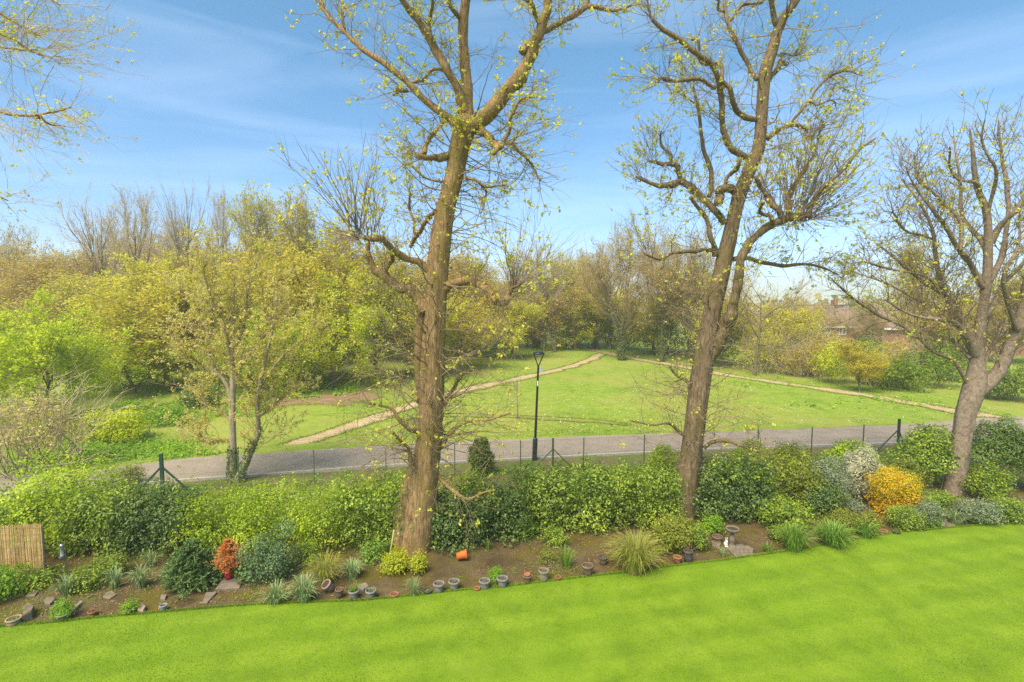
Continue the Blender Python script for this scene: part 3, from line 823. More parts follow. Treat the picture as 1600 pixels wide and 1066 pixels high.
# ------------------------------------------------------------------ the big garden trees
def traced_tree(name, label, base, Y0, trunk, limbs, seed, bark, twigm, leafm, trunk_sides=36, flare=(0.5, 0.25, 0.4), ridge=0.07,
                twig=dict(), tw_trunk=(60, (0.8, 2.2), 0.05, 0.55), leaf=(2600, 0.075), fans=(), extra_trunk=(), fan_leaf=1.0, low=(0.22, 0.55), trunk_slim=0.9):
    rng = np.random.default_rng(seed)
    b = A(base[0], base[1], Y0); b[2] = 0
    t = thing(name, label, "tree", b)
    P, Rr = limb_points(trunk, Y0, n=max(60, 10 * len(trunk)))
    P = P - b; P[0, 2] = min(P[0, 2], -0.1)
    Rr = Rr * np.interp(np.linspace(0, 1, len(Rr)), [0, .08, .2, 1], [1, .98, trunk_slim, trunk_slim])
    mb = MB(); add_limb(mb, P, Rr, seed, trunk_sides, ridge, flare)
    for k, (s, d0, dd) in enumerate(extra_trunk):
        p, r = limb_points(s, Y0, d0, dd, 24); add_limb(mb, p - b, r, seed + 50 + k, 14, ridge, None)
    mb.build("trunk", bark, t)
    Ls, Rs = [], []
    for k, (s, d0, dd) in enumerate(limbs):
        p, r = limb_points(s, Y0, d0, dd, n=7 * len(s))
        p = p - b
        # a little crookedness across the line of sight
        ss = np.linspace(0, 1, len(p))
        p = p + np.stack([0.05 * np.sin(ss * 9 + k), 0.16 * np.sin(ss * 7 + 2 * k), 0.04 * np.sin(ss * 11 + k)], 1) * np.minimum(1, ss * 3)[:, None]
        dens = max(40, 2 * len(p)); p = spline(np.column_stack([p, r]), dens); r = p[:, 3] * .93; p = p[:, :3]
        kn = np.convolve(rng.normal(0, 1, dens + 12), np.ones(9) / 5, 'same')[6:-6]
        r = r * (1 + 0.11 * kn * (r > .03) + 0.4 * (rng.random(dens) < .04) * (r > .02) * (r < .055))
        wob = np.stack([np.convolve(rng.normal(0, 1, dens + 18), np.hanning(15) / 7, 'same')[9:-9] for _ in range(3)], 1)
        p = p + wob * (0.22 * r[:, None] + .012) * np.minimum(1, np.linspace(0, 6, dens))[:, None]
        m2 = MB(); add_limb(m2, p, r, seed + k, 10 if r[0] > 0.06 else 7, 0.09)
        m2.build("limb", bark, t)
        Ls.append(p); Rs.append(r)
    tw = MB(); lf = MB()
    sets = twig_sets(rng, Ls, **twig)
    # shoots straight off the trunk
    k = 40
    n_, ll, upv, droop = tw_trunk
    if n_:
        S = spline(P, k)[None]
        for lo, hi, m_ in ((*low, n_), (0.55, 0.98, n_ // 2)):
            B, D, i, tt_, _ = sprout(rng, S, m_, lo, hi, 78)
            L1 = rng.uniform(*ll, m_)
            P1 = grow(rng, B, D, L1, 9, 0.30, upv)
            sets.append((P1, 0.015 * np.linspace(1, .3, 10)[None] * rng.uniform(.55, 1.7, (m_, 1))))
            B, D, i, tt_, lp = sprout(rng, P1, m_ * 4, 0.2, 1, 40)
            P2 = grow(rng, B, D, lp * .4 * rng.uniform(.5, 1.2, m_ * 4), 5, 0.25, upv)
            sets.append((P2, 0.0062 * np.linspace(1, .5, 6)[None] * rng.uniform(.7, 1.2, (m_ * 4, 1))))
            leaves_on(rng, P2, m_ * 4, 0.3, 1, leaf[1] * .75, 0.7, lf, 0.025)
    for (px, py, dz, dirs, spreadf, n_, ll, r0) in fans:
        c = A(px, py, Y0 + dz) - b
        D = nrm(np.array(dirs, float))[None] + rng.normal(0, spreadf, (n_, 3))
        B = c[None] + rng.normal(0, 0.10, (n_, 3))
        P1 = grow(rng, B, D, rng.uniform(*ll, n_), 8, 0.14, 0.03)
        sets.append((P1, 1.2 * r0 * np.linspace(1, .3, 9)[None] * rng.uniform(.5, 1.2, (n_, 1))))
        B, D, i, tt_, lp = sprout(rng, P1, n_ * 5, 0.25, 1, 32)
        P2 = grow(rng, B, D, lp * .32 * rng.uniform(.5, 1.3, n_ * 5), 5, 0.2, 0.03)
        sets.append((P2, r0 * .45 * np.linspace(1, .4, 6)[None] * rng.uniform(.7, 1.2, (n_ * 5, 1))))
        leaves_on(rng, P2, int(n_ * 11 * fan_leaf), 0.5, 1, leaf[1], 0.75, lf, 0.03, 5)
        leaves_on(rng, P1, max(6, int(n_ * 3 * fan_leaf)), 0.3, 1, leaf[1], 0.75, lf, 0.04)
    for (p, r) in sets:
        V, F = tubes(p, np.broadcast_to(r, p.shape[:2]), 3)
        tw.add(V, F)
    tw.build("twigs", twigm, t, stuff=True)
    n_, sz = leaf
    leaves_on(rng, sets[1][0], n_, 0.5, 1, sz, 0.75, lf, 0.035, 5)
    leaves_on(rng, sets[2][0], n_, 0.4, 1, sz, 0.75, lf, 0.03, 5)
    S = np.stack([spline(p, 20) for p in Ls])
    leaves_on(rng, S, n_ // 3, 0.05, 1, sz * 1.15, 0.8, lf, 0.07)
    if tw_trunk[0]:
        leaves_on(rng, spline(P, 30)[None], 260, tw_trunk[3], 1, sz * 1.2, 0.8, lf, 0.26)
    lf.build("crown", leafm, t, stuff=True)
    return t

T1 = [(646, 876, 74), (648, 862, 62), (651, 840, 58), (656, 800, 57), (664, 740, 51), (671, 680, 46), (674, 620, 42), (676, 560, 41), (681, 480, 37), (686, 400, 35), (696, 330, 33), (711, 270, 31), (717, 235, 33), (727, 200, 36), (733, 180, 26)]
T1L = [
    ([(727, 200, 28), (729, 150, 22), (725, 98, 17), (724, 49, 17), (732, 0, 15), (738, -60, 10), (735, -140, 5)], 0, 0.3),
    ([(724, 40, 9), (712, 22, 7), (703, -5, 6), (695, -50, 3)], 0.2, -0.8),
    ([(726, 175, 22), (715, 138, 16), (696, 102, 14), (673, 62, 12), (650, 30, 11), (627, 0, 10), (605, -40, 7), (590, -90, 3)], 0, -1.2),
    ([(674, 62, 6), (672, 30, 6), (673, 5, 5), (672, -50, 3)], -0.6, -0.6),
    ([(722, 205, 18), (709, 190, 14), (670, 161, 11), (633, 131, 10), (597, 102, 9), (565, 75, 8), (538, 46, 7), (512, 20, 7), (501, 0, 6), (490, -40, 3)], 0, 1.0),
    ([(538, 46, 5), (535, 20, 4), (535, 0, 4), (530, -40, 2)], 0.8, 0.6),
    ([(637, 133, 5), (666, 118, 5), (700, 112, 4)], 0.4, -0.6),
    ([(637, 141, 6), (626, 142, 6), (612, 143, 4)], 0.4, -0.3),
    ([(735, 200, 30), (765, 177, 25), (794, 144, 24), (817, 121, 23), (830, 89, 19), (838, 59, 16), (847, 30, 15), (853, 0, 14), (860, -60, 11), (862, -140, 5)], 0, -0.9),
    ([(815, 82, 12), (832, 62, 10), (850, 46, 10), (872, 35, 9), (893, 26, 9), (919, 11, 7), (958, 20, 5), (990, 12, 3)], -0.5, 1.0),
    ([(847, 38, 7), (835, 20, 6), (817, 0, 5), (805, -30, 3)], -0.5, -0.6),
    ([(919, 11, 6), (917, -5, 5), (912, -40, 3)], 0.3, 0.3),
    ([(748, 204, 16), (768, 218, 12), (784, 227, 11), (776, 234, 10), (768, 241, 9)], 0, -0.9),
    ([(786, 222, 6), (794, 205, 6), (801, 184, 5), (817, 157, 4), (843, 143, 2)], -0.7, -0.5),
    ([(786, 226, 5), (801, 226, 5), (827, 253, 4), (847, 284, 2)], -0.7, 0.3),
    ([(703, 243, 14), (685, 246, 12), (667, 246, 10), (652, 244, 7)], 0, -0.6),
    ([(663, 240, 8), (668, 222, 7), (683, 203, 6), (697, 188, 5)], -0.5, 0.3),
    ([(720, 275, 6), (735, 282, 5), (752, 289, 4), (775, 289, 3), (797, 293, 2)], 0, -0.8),
    ([(752, 289, 3), (757, 302, 3), (752, 322, 2)], -0.4, 0.1),
    ([(672, 424, 14), (650, 410, 11), (625, 394, 11), (604, 380, 10), (588, 374, 12), (566, 368, 9)], 0, -1.0),
    ([(664, 490, 24), (650, 460, 20), (640, 450, 18), (625, 447, 17), (602, 433, 16), (581, 423, 14), (573, 399, 11), (575, 378, 9)], 0, 0.9),
    ([(604, 432, 11), (605, 415, 9), (612, 404, 8), (620, 396, 6)], 0.5, 0.3),
    ([(690, 455, 20), (702, 445, 16), (720, 439, 14), (740, 443, 13), (760, 454, 13), (777, 468, 13), (790, 471, 12), (800, 459, 11), (804, 444, 8)], 0, -0.8),
    ([(688, 322, 8), (677, 335, 7), (662, 352, 8), (649, 372, 8), (639, 388, 7)], 0, 0.9),
    ([(650, 372, 5), (646, 350, 4), (641, 322, 4), (640, 300, 3)], 0.6, 0.4),
    ([(700, 285, 5), (680, 282, 4), (650, 266, 3), (625, 252, 2)], 0, 0.9),
    ([(670, 690, 10), (650, 672, 9), (628, 655, 7), (605, 640, 5), (575, 628, 3)], 0, -1.3),
    ([(664, 745, 11), (648, 728, 8), (632, 700, 6), (618, 672, 4)], 0, -0.9),
    ([(688, 700, 8), (712, 672, 6), (748, 655, 4), (800, 648, 3)], 0, -0.9),
    ([(680, 735, 8), (704, 765, 7), (735, 778, 5), (768, 772, 3)], 0, -0.9),
    ([(692, 640, 7), (712, 600, 5), (740, 575, 3)], 0, 0.7),
]
FAN1 = [(560, 366, -0.9, (-.3, 0, 1), .28, 34, (1.0, 2.7), .013), (583, 375, -0.8, (.15, -.2, 1), .35, 18, (.8, 2.0), .011), (556, 369, -0.9, (-1, 0, .25), .40, 22, (.8, 2.2), .010),
        (577, 400, .8, (-.8, .2, -.2), .5, 26, (.8, 1.9), .009), (604, 430, .5, (0, 0, -1), .6, 14, (.8, 1.8), .008),
        (803, 448, -.8, (.1, -.1, 1), .35, 22, (.8, 2.1), .012), (800, 455, -.8, (1, 0, .35), .40, 24, (1.0, 2.6), .010), (785, 472, -.8, (.1, -.2, -1), .5, 30, (.8, 2.2), .009), (740, 442, -.5, (0, .2, 1), .5, 18, (.6, 1.6), .009),
        (655, 244, -.5, (-.7, 0, .6), .4, 12, (.6, 1.6), .009), (790, 225, -.8, (1, -.2, .2), .5, 24, (.8, 2.2), .008), (760, 180, 0, (.8, .2, -.3), .5, 16, (.6, 1.8), .008),
        (642, 300, .9, (-.2, 0, 1), .4, 8, (.6, 1.4), .008), (720, 200, -.3, (0, -.6, .3), .8, 30, (.3, .9), .007)]
traced_tree("lime_tree", "tall lime tree with burred flaring trunk beside the toppled orange pot", (646, 872), 14.9, T1, T1L, 11, BARK_LIME, TWIG_LIME, LF_LIME,
            flare=(0.42, 0.16, 0.4), twig=dict(n1=680, l1=(0.5, 1.7), n2f=3.2, n3f=1.3, up=0.03, r0=0.012), tw_trunk=(170, (0.8, 3.2), 0.0, 0.62), leaf=(3400, 0.082), fans=FAN1,
            extra_trunk=[([(626, 872, 30), (628, 840, 34), (632, 800, 30), (640, 760, 26), (655, 715, 18)], -0.12, 0.1), ([(655, 630, 8), (654, 580, 13), (655, 530, 15), (661, 488, 17)], 0.1, 0)])

T2 = [(1064, 832, 56), (1066, 815, 46), (1070, 780, 40), (1078, 720, 36), (1086, 660, 36), (1093, 600, 36), (1101, 550, 36), (1108, 510, 32), (1117, 470, 30), (1125, 436, 29), (1132, 403, 29), (1140, 369, 27), (1148, 335, 25), (1157, 301, 25), (1172, 263, 24), (1185, 232, 22), (1190, 186, 20), (1193, 139, 20), (1197, 108, 22), (1207, 77, 20), (1216, 46, 17), (1226, 25, 16), (1244, 0, 14), (1262, -40, 10), (1280, -110, 4)]
T2L = [
    ([(1213, 40, 11), (1210, 20, 10), (1207, 0, 9), (1205, -40, 6), (1200, -100, 3)], 0, -0.6),
    ([(1106, 560, 28), (1124, 530, 24), (1137, 500, 21), (1146, 470, 18), (1153, 436, 17), (1157, 409, 16), (1170, 382, 15), (1185, 365, 14), (1207, 350, 14), (1222, 343, 15), (1244, 336, 17), (1264, 340, 11)], 0, -1.3),
    ([(1222, 341, 11), (1205, 312, 10), (1190, 295, 9), (1178, 278, 6)], -1.0, 0.4),
    ([(1232, 336, 12), (1235, 312, 9), (1240, 300, 10), (1262, 250, 5), (1290, 190, 3)], -1.1, 0.6),
    ([(1262, 340, 9), (1278, 301, 7), (1311, 267, 6), (1345, 240, 4), (1372, 215, 3)], -1.3, -0.5),
    ([(1208, 350, 7), (1195, 330, 6), (1188, 318, 6)], -0.9, -0.4),
    ([(1146, 405, 9), (1163, 403, 8), (1190, 409, 8), (1227, 413, 7), (1261, 416, 5), (1308, 427, 3)], 0, 0.9),
    ([(1124, 396, 10), (1100, 390, 8), (1075, 392, 8), (1050, 398, 6), (1031, 404, 6), (1008, 393, 3)], 0, -0.8),
    ([(1118, 400, 11), (1112, 375, 9), (1107, 348, 8), (1095, 328, 7), (1078, 308, 5)], 0, -0.5),
    ([(1132, 350, 13), (1120, 330, 12), (1109, 316, 12), (1085, 298, 13), (1068, 288, 12), (1055, 286, 12), (1028, 290, 8), (994, 278, 5)], 0, 0.8),
    ([(1070, 286, 9), (1060, 270, 8), (1051, 261, 8), (1030, 254, 6), (1014, 251, 4)], 0.6, 0.4),
    ([(1051, 261, 5), (1045, 245, 5), (1038, 224, 4), (1030, 205, 2)], 0.8, 0.2),
    ([(1108, 308, 9), (1111, 290, 8), (1110, 268, 8), (1103, 232, 7), (1096, 198, 6), (1084, 161, 5), (1079, 135, 3)], 0.3, 0.5),
    ([(1084, 161, 3), (1070, 150, 3), (1050, 140, 2)], 0.7, 0.1),
    ([(1147, 298, 15), (1136, 294, 16), (1126, 303, 16), (1122, 318, 15)], 0, -0.5),
    ([(1131, 292, 7), (1144, 270, 7), (1157, 250, 6)], -0.3, -0.2),
    ([(1172, 250, 13), (1158, 240, 12), (1144, 228, 11), (1133, 198, 10), (1127, 167, 10), (1121, 136, 10), (1114, 118, 9), (1102, 99, 9), (1084, 84, 9), (1062, 62, 8), (1037, 43, 8), (1022, 28, 5), (1013, -5, 3)], 0, -1.3),
    ([(1118, 138, 7), (1102, 131, 6), (1084, 128, 6), (1060, 123, 6), (1040, 121, 6), (1022, 129, 4)], -0.8, -0.5),
    ([(1128, 130, 8), (1126, 110, 7), (1120, 97, 6), (1098, 92, 5), (1088, 70, 4), (1075, 64, 3)], -0.9, 0.5),
    ([(1180, 187, 10), (1168, 184, 10), (1153, 172, 9), (1142, 155, 8), (1133, 135, 8), (1127, 118, 6)], 0, -0.8),
    ([(1183, 125, 9), (1172, 110, 8), (1160, 88, 8), (1146, 59, 7), (1136, 34, 7), (1133, 0, 6), (1130, -40, 3)], 0, 0.8),
    ([(1137, 36, 5), (1152, 20, 5), (1164, 5, 5), (1190, 2, 4), (1200, -20, 2)], 0.5, 0.3),
    ([(1131, 18, 5), (1122, 8, 5), (1108, -8, 4)], 0.6, 0.2),
    ([(1198, 218, 10), (1210, 208, 8), (1223, 201, 8), (1248, 198, 7), (1266, 201, 6), (1263, 212, 5), (1272, 217, 4)], 0, -0.8),
    ([(1228, 200, 5), (1245, 180, 5), (1263, 158, 5), (1288, 130, 4), (1313, 115, 4), (1340, 122, 2)], -0.4, -0.6),
    ([(1263, 160, 3), (1283, 161, 3), (1306, 163, 2)], -0.7, 0.3),
    ([(1203, 122, 10), (1213, 108, 9), (1222, 98, 8), (1236, 95, 5)], 0, 0.5),
    ([(1216, 100, 4), (1225, 82, 4), (1250, 88, 2)], 0.3, 0.3),
    ([(1082, 690, 8), (1060, 672, 6), (1035, 662, 4), (985, 658, 3)], 0, -0.8),
    ([(1100, 700, 8), (1120, 690, 6), (1150, 692, 4), (1190, 706, 3)], 0, -0.8),
    ([(1086, 620, 7), (1066, 590, 5), (1040, 572, 3)], 0, 0.8),
]
FAN2 = [(1250, 338, -1.2, (.45, 0, 1), .30, 40, (1.2, 3.6), .013), (1264, 340, -1.3, (1, 0, .55), .28, 26, (1.2, 3.4), .012), (1225, 340, -1.1, (.1, 0, 1), .25, 24, (1.2, 3.2), .012), (1264, 342, -1.3, (1, -.1, 0), .35, 18, (.8, 2.4), .009),
        (1240, 344, -1.1, (.2, 0, -1), .5, 12, (.6, 1.6), .008), (1190, 300, -.8, (-.1, 0, 1), .3, 12, (.8, 2.4), .010), (1000, 282, .8, (-.6, 0, .8), .4, 18, (.6, 1.5), .009), (1016, 253, .8, (-.6, 0, .8), .4, 16, (.6, 1.6), .009), (1080, 297, .4, (0, 0, 1), .4, 12, (.5, 1.3), .008),
        (1050, 288, .5, (-.2, 0, -1), .5, 10, (.6, 1.4), .008), (1010, 395, -.7, (-.8, 0, .8), .45, 14, (.6, 1.6), .009), (1290, 130, -.9, (1, 0, .5), .4, 24, (.8, 2.2), .008), (1268, 205, -.8, (1, 0, .3), .45, 24, (.8, 2.4), .009), (1235, 95, .5, (.8, 0, .6), .5, 14, (.6, 1.5), .008),
        (1024, 128, -1.2, (-1, 0, .3), .5, 14, (.5, 1.4), .008), (1020, 25, -1.2, (-.8, 0, .6), .5, 16, (.6, 1.6), .008), (1080, 138, .7, (-.4, 0, 1), .5, 10, (.5, 1.3), .007), (1300, 425, .8, (1, 0, .1), .5, 10, (.5, 1.3), .007)]
traced_tree("lime_tree", "tall straight lime tree with forked trunk rising beside the stone bird bath", (1064, 828), 17.2, T2, T2L, 23, BARK_GREY, TWIG_LIME, LF_LIME,
            flare=(0.40, 0.22, 1.4), twig=dict(n1=680, l1=(0.5, 1.8), n2f=3.2, n3f=1.3, up=0.04, r0=0.012), tw_trunk=(110, (0.8, 2.9), 0.0, 0.5), leaf=(3000, 0.08), fans=FAN2, low=(0.10, 0.40))

T3 = [(1488, 790, 46), (1490, 770, 38), (1495, 735, 37), (1502, 690, 36), (1508, 650, 38), (1517, 622, 43), (1524, 600, 44), (1526, 580, 36), (1527, 560, 28), (1529, 536, 25), (1534, 495, 20), (1542, 435, 18), (1544, 376, 16), (1541, 329, 14), (1526, 290, 11), (1520, 238, 8), (1515, 200, 3)]
T3L = [
    ([(1525, 612, 36), (1545, 598, 32), (1562, 580, 29), (1578, 548, 27), (1593, 515, 25), (1605, 470, 22), (1612, 420, 20), (1628, 350, 15), (1640, 280, 10), (1650, 200, 4)], 0, -0.8),
    ([(1550, 380, 14), (1562, 352, 13), (1577, 335, 12), (1598, 309, 11), (1622, 270, 8), (1630, 220, 4)], 0, -1.0),
    ([(1545, 440, 14), (1558, 412, 13), (1572, 370, 11), (1582, 322, 10), (1572, 270, 8), (1563, 238, 6), (1556, 190, 3)], 0, 1.2),
    ([(1526, 562, 18), (1516, 528, 15), (1502, 510, 12), (1480, 503, 10), (1457, 498, 8), (1420, 490, 5), (1385, 470, 3)], 0, -1.5),
    ([(1522, 552, 17), (1508, 525, 13), (1494, 490, 11), (1463, 459, 9), (1439, 437, 7), (1402, 402, 5), (1370, 380, 3)], 0, 1.5),
    ([(1512, 600, 8), (1488, 565, 8), (1454, 549, 8), (1423, 515, 7), (1377, 490, 6), (1333, 468, 5), (1295, 438, 3)], 0, -0.5),
    ([(1527, 545, 15), (1512, 515, 12), (1496, 490, 11), (1482, 462, 10), (1466, 410, 9), (1455, 365, 7), (1429, 317, 5), (1408, 278, 3)], 0, 0.6),
    ([(1536, 450, 13), (1518, 415, 12), (1497, 390, 10), (1475, 358, 9), (1455, 330, 7), (1433, 290, 4), (1420, 255, 2)], 0, -1.2),
    ([(1500, 392, 8), (1497, 345, 8), (1470, 310, 6), (1437, 278, 5), (1425, 240, 3)], -0.6, 1.4),
    ([(1543, 400, 11), (1532, 372, 10), (1512, 340, 8), (1500, 300, 7), (1492, 260, 5), (1490, 215, 3)], 0, 1.4),
    ([(1542, 345, 9), (1552, 310, 8), (1548, 270, 6), (1540, 230, 5), (1545, 185, 3)], 0, -1.0),
    ([(1538, 320, 8), (1520, 290, 7), (1500, 275, 5), (1478, 230, 3)], 0, -1.0),
    ([(1535, 500, 12), (1556, 470, 10), (1575, 440, 9), (1600, 410, 8), (1630, 370, 6)], 0, 1.4),
    ([(1590, 515, 12), (1575, 470, 10), (1565, 430, 8), (1590, 380, 6), (1600, 330, 4)], -0.4, -1.2),
    ([(1605, 470, 10), (1630, 440, 8), (1660, 400, 6), (1690, 340, 4)], -0.5, 0.8),
    ([(1530, 580, 8), (1550, 545, 8), (1580, 525, 7), (1620, 520, 5), (1660, 510, 3)], 0, 0.9),
    ([(1516, 560, 10), (1500, 540, 9), (1475, 530, 7), (1440, 528, 5), (1410, 520, 3)], 0, 1.8),
    ([(1484, 465, 7), (1450, 440, 6), (1420, 425, 5), (1380, 415, 4), (1340, 410, 2)], 0.4, -1.6),
    ([(1460, 375, 6), (1430, 365, 5), (1400, 340, 4), (1375, 330, 2)], 0.5, -1.2),
    ([(1494, 490, 6), (1455, 478, 5), (1420, 460, 4), (1370, 440, 3), (1330, 420, 2)], 1.0, 0.8),
]
traced_tree("sycamore_tree", "grey sycamore with thick low fork and wide twiggy crown beside the cream shrub", (1488, 782), 19.4, T3, T3L, 37, BARK_SYC, TWIG_LIME, LF_LIME,
            flare=(0.4, 0.14, 2.0), ridge=0.05, twig=dict(n1=800, l1=(0.7, 2.2), n2f=4.2, n3f=2.2, up=0.07, r0=0.016, jit=0.3), tw_trunk=(0, (0.5, 1.0), 0.05, 0.7), leaf=(3000, 0.088))

# the tree whose trunk stands left of the picture; only its branch ends reach in
T0 = [(-150, 1010, 60), (-150, 960, 46), (-150, 800, 40), (-148, 600, 36), (-152, 400, 32), (-150, 250, 28), (-150, 120, 22), (-148, 20, 16), (-146, -120, 6)]
T0L = [
    ([(-150, 90, 12), (-110, 45, 10), (-60, 22, 8), (0, 28, 7), (20, 36, 6), (37, 43, 5), (54, 49, 3)], 0, -0.5),
    ([(-150, 130, 12), (-90, 80, 9), (-40, 55, 8), (0, 56, 6), (34, 71, 5), (71, 84, 3)], 0, 0.5),
    ([(-110, 90, 8), (-50, 72, 6), (0, 72, 5), (40, 76, 4), (75, 85, 2)], 0.2, -0.6),
    ([(-150, 250, 14), (-100, 205, 10), (-50, 182, 8), (0, 178, 7), (30, 181, 6), (56, 182, 5), (85, 178, 4), (110, 169, 3)], 0, -0.6),
    ([(56, 183, 4), (72, 188, 4), (91, 197, 3)], -0.5, -0.2),
    ([(-150, 330, 10), (-80, 300, 6), (-20, 305, 4), (20, 315, 3)], 0, 0.6),
    ([(-148, 40, 9), (-90, -30, 7), (-20, -40, 5), (40, -20, 4), (90, 5, 2)], 0, 0.2),
]
FAN0 = [(40, 45, -.4, (1, 0, 0), .35, 26, (.7, 2.2), .007), (70, 84, .4, (1, 0, -.2), .4, 26, (.7, 1.9), .007), (105, 170, -.6, (1, 0, -.3), .5, 16, (.4, 1.2), .006), (40, 182, -.5, (1, 0, -.6), .4, 18, (.5, 1.6), .006), (-10, 190, -.5, (.8, 0, -.6), .4, 18, (.6, 1.8), .006), (10, 312, .5, (1, 0, -.2), .5, 12, (.4, 1.2), .006), (40, -15, .2, (1, 0, 0), .5, 26, (.7, 1.9), .007), (-20, 60, 0, (1, 0, .3), .5, 20, (.6, 1.8), .007)]
traced_tree("lime_tree", "lime tree whose thin budding branch ends hang in from the top left corner", (-150, 1000), 11.4, T0, T0L, 71, BARK_LIME, TWIG_PALE, LF_LIME,
            twig=dict(n1=150, l1=(0.4, 1.3), n2f=3.0, n3f=1.5, up=0.0, r0=0.008), tw_trunk=(10, (0.5, 1.2), 0.03, 0.7), leaf=(420, 0.058), fans=FAN0, fan_leaf=0.30)

# slender twin-stemmed tree between hedge and road
T4 = [(362, 762, 24), (363, 745, 17), (364, 700, 13), (363, 650, 12), (364, 600, 11), (362, 550, 9), (364, 490, 6), (366, 430, 3)]
T4L = [
    ([(368, 758, 20), (378, 735, 12), (390, 705, 10), (400, 675, 9), (404, 630, 8), (415, 580, 6), (425, 520, 4), (430, 460, 2)], 0, -0.5),
    ([(363, 640, 9), (352, 595, 8), (340, 575, 7), (330, 555, 6), (318, 510, 4), (310, 470, 2)], 0, 0.7),
    ([(365, 610, 8), (375, 570, 7), (390, 548, 6), (405, 530, 5), (430, 500, 3), (450, 470, 2)], 0, 0.8),
    ([(363, 590, 8), (355, 540, 6), (340, 490, 5), (325, 440, 3), (318, 405, 2)], 0, -0.8),
    ([(362, 690, 5), (350, 688, 4), (330, 690, 4), (316, 686, 3), (305, 670, 2)], 0, -0.4),
    ([(402, 650, 5), (420, 640, 4), (440, 620, 3), (470, 600, 2)], -0.3, 0.8),
    ([(364, 560, 6), (380, 500, 5), (395, 440, 4), (400, 405, 2)], 0, 0.4),
    ([(363, 660, 5), (340, 640, 4), (315, 620, 3), (285, 600, 2)], 0, 0.9),
    ([(410, 600, 5), (440, 560, 4), (470, 530, 3), (500, 500, 2)], -0.4, -0.7),
    ([(350, 590, 5), (320, 580, 4), (295, 555, 3), (275, 525, 2)], 0.3, -0.6),
]
t4 = traced_tree("cherry_tree", "slender twin-stemmed tree in fawn blossom standing at the near edge of the road", (364, 758), 20.6, T4, T4L, 91, BARK_PALE, TWIG_BROWN, LF_BLOSSOM,
            flare=(0.25, 0.2, 1.0), twig=dict(n1=460, l1=(0.8, 2.3), n2f=3.2, n3f=1.6, up=0.10, r0=0.011), tw_trunk=(0, (0.5, 1.0), 0.05, 0.7), leaf=(15500, 0.068))
rng = np.random.default_rng(8)
iv = MB()
for s, Yd in ((T4[:3], 20.6), ([(368, 758, 20), (378, 735, 12), (390, 705, 10), (396, 690, 8)], 20.5)):
    p, r = limb_points(s, Yd, 0, 0, 20)
    i = rng.integers(0, 20, 420); q = nrm(rng.normal(0, 1, (420, 3)) * [1, 1, .3])
    V, F = leaf_mesh(rng, p[i] + q * (r[i] + 0.05)[:, None] - np.array(t4.location), q + rng.normal(0, .3, q.shape), 0.09, 0.85)
    iv.add(V, F)
iv.build("ivy", LF_IVY, t4, stuff=True)
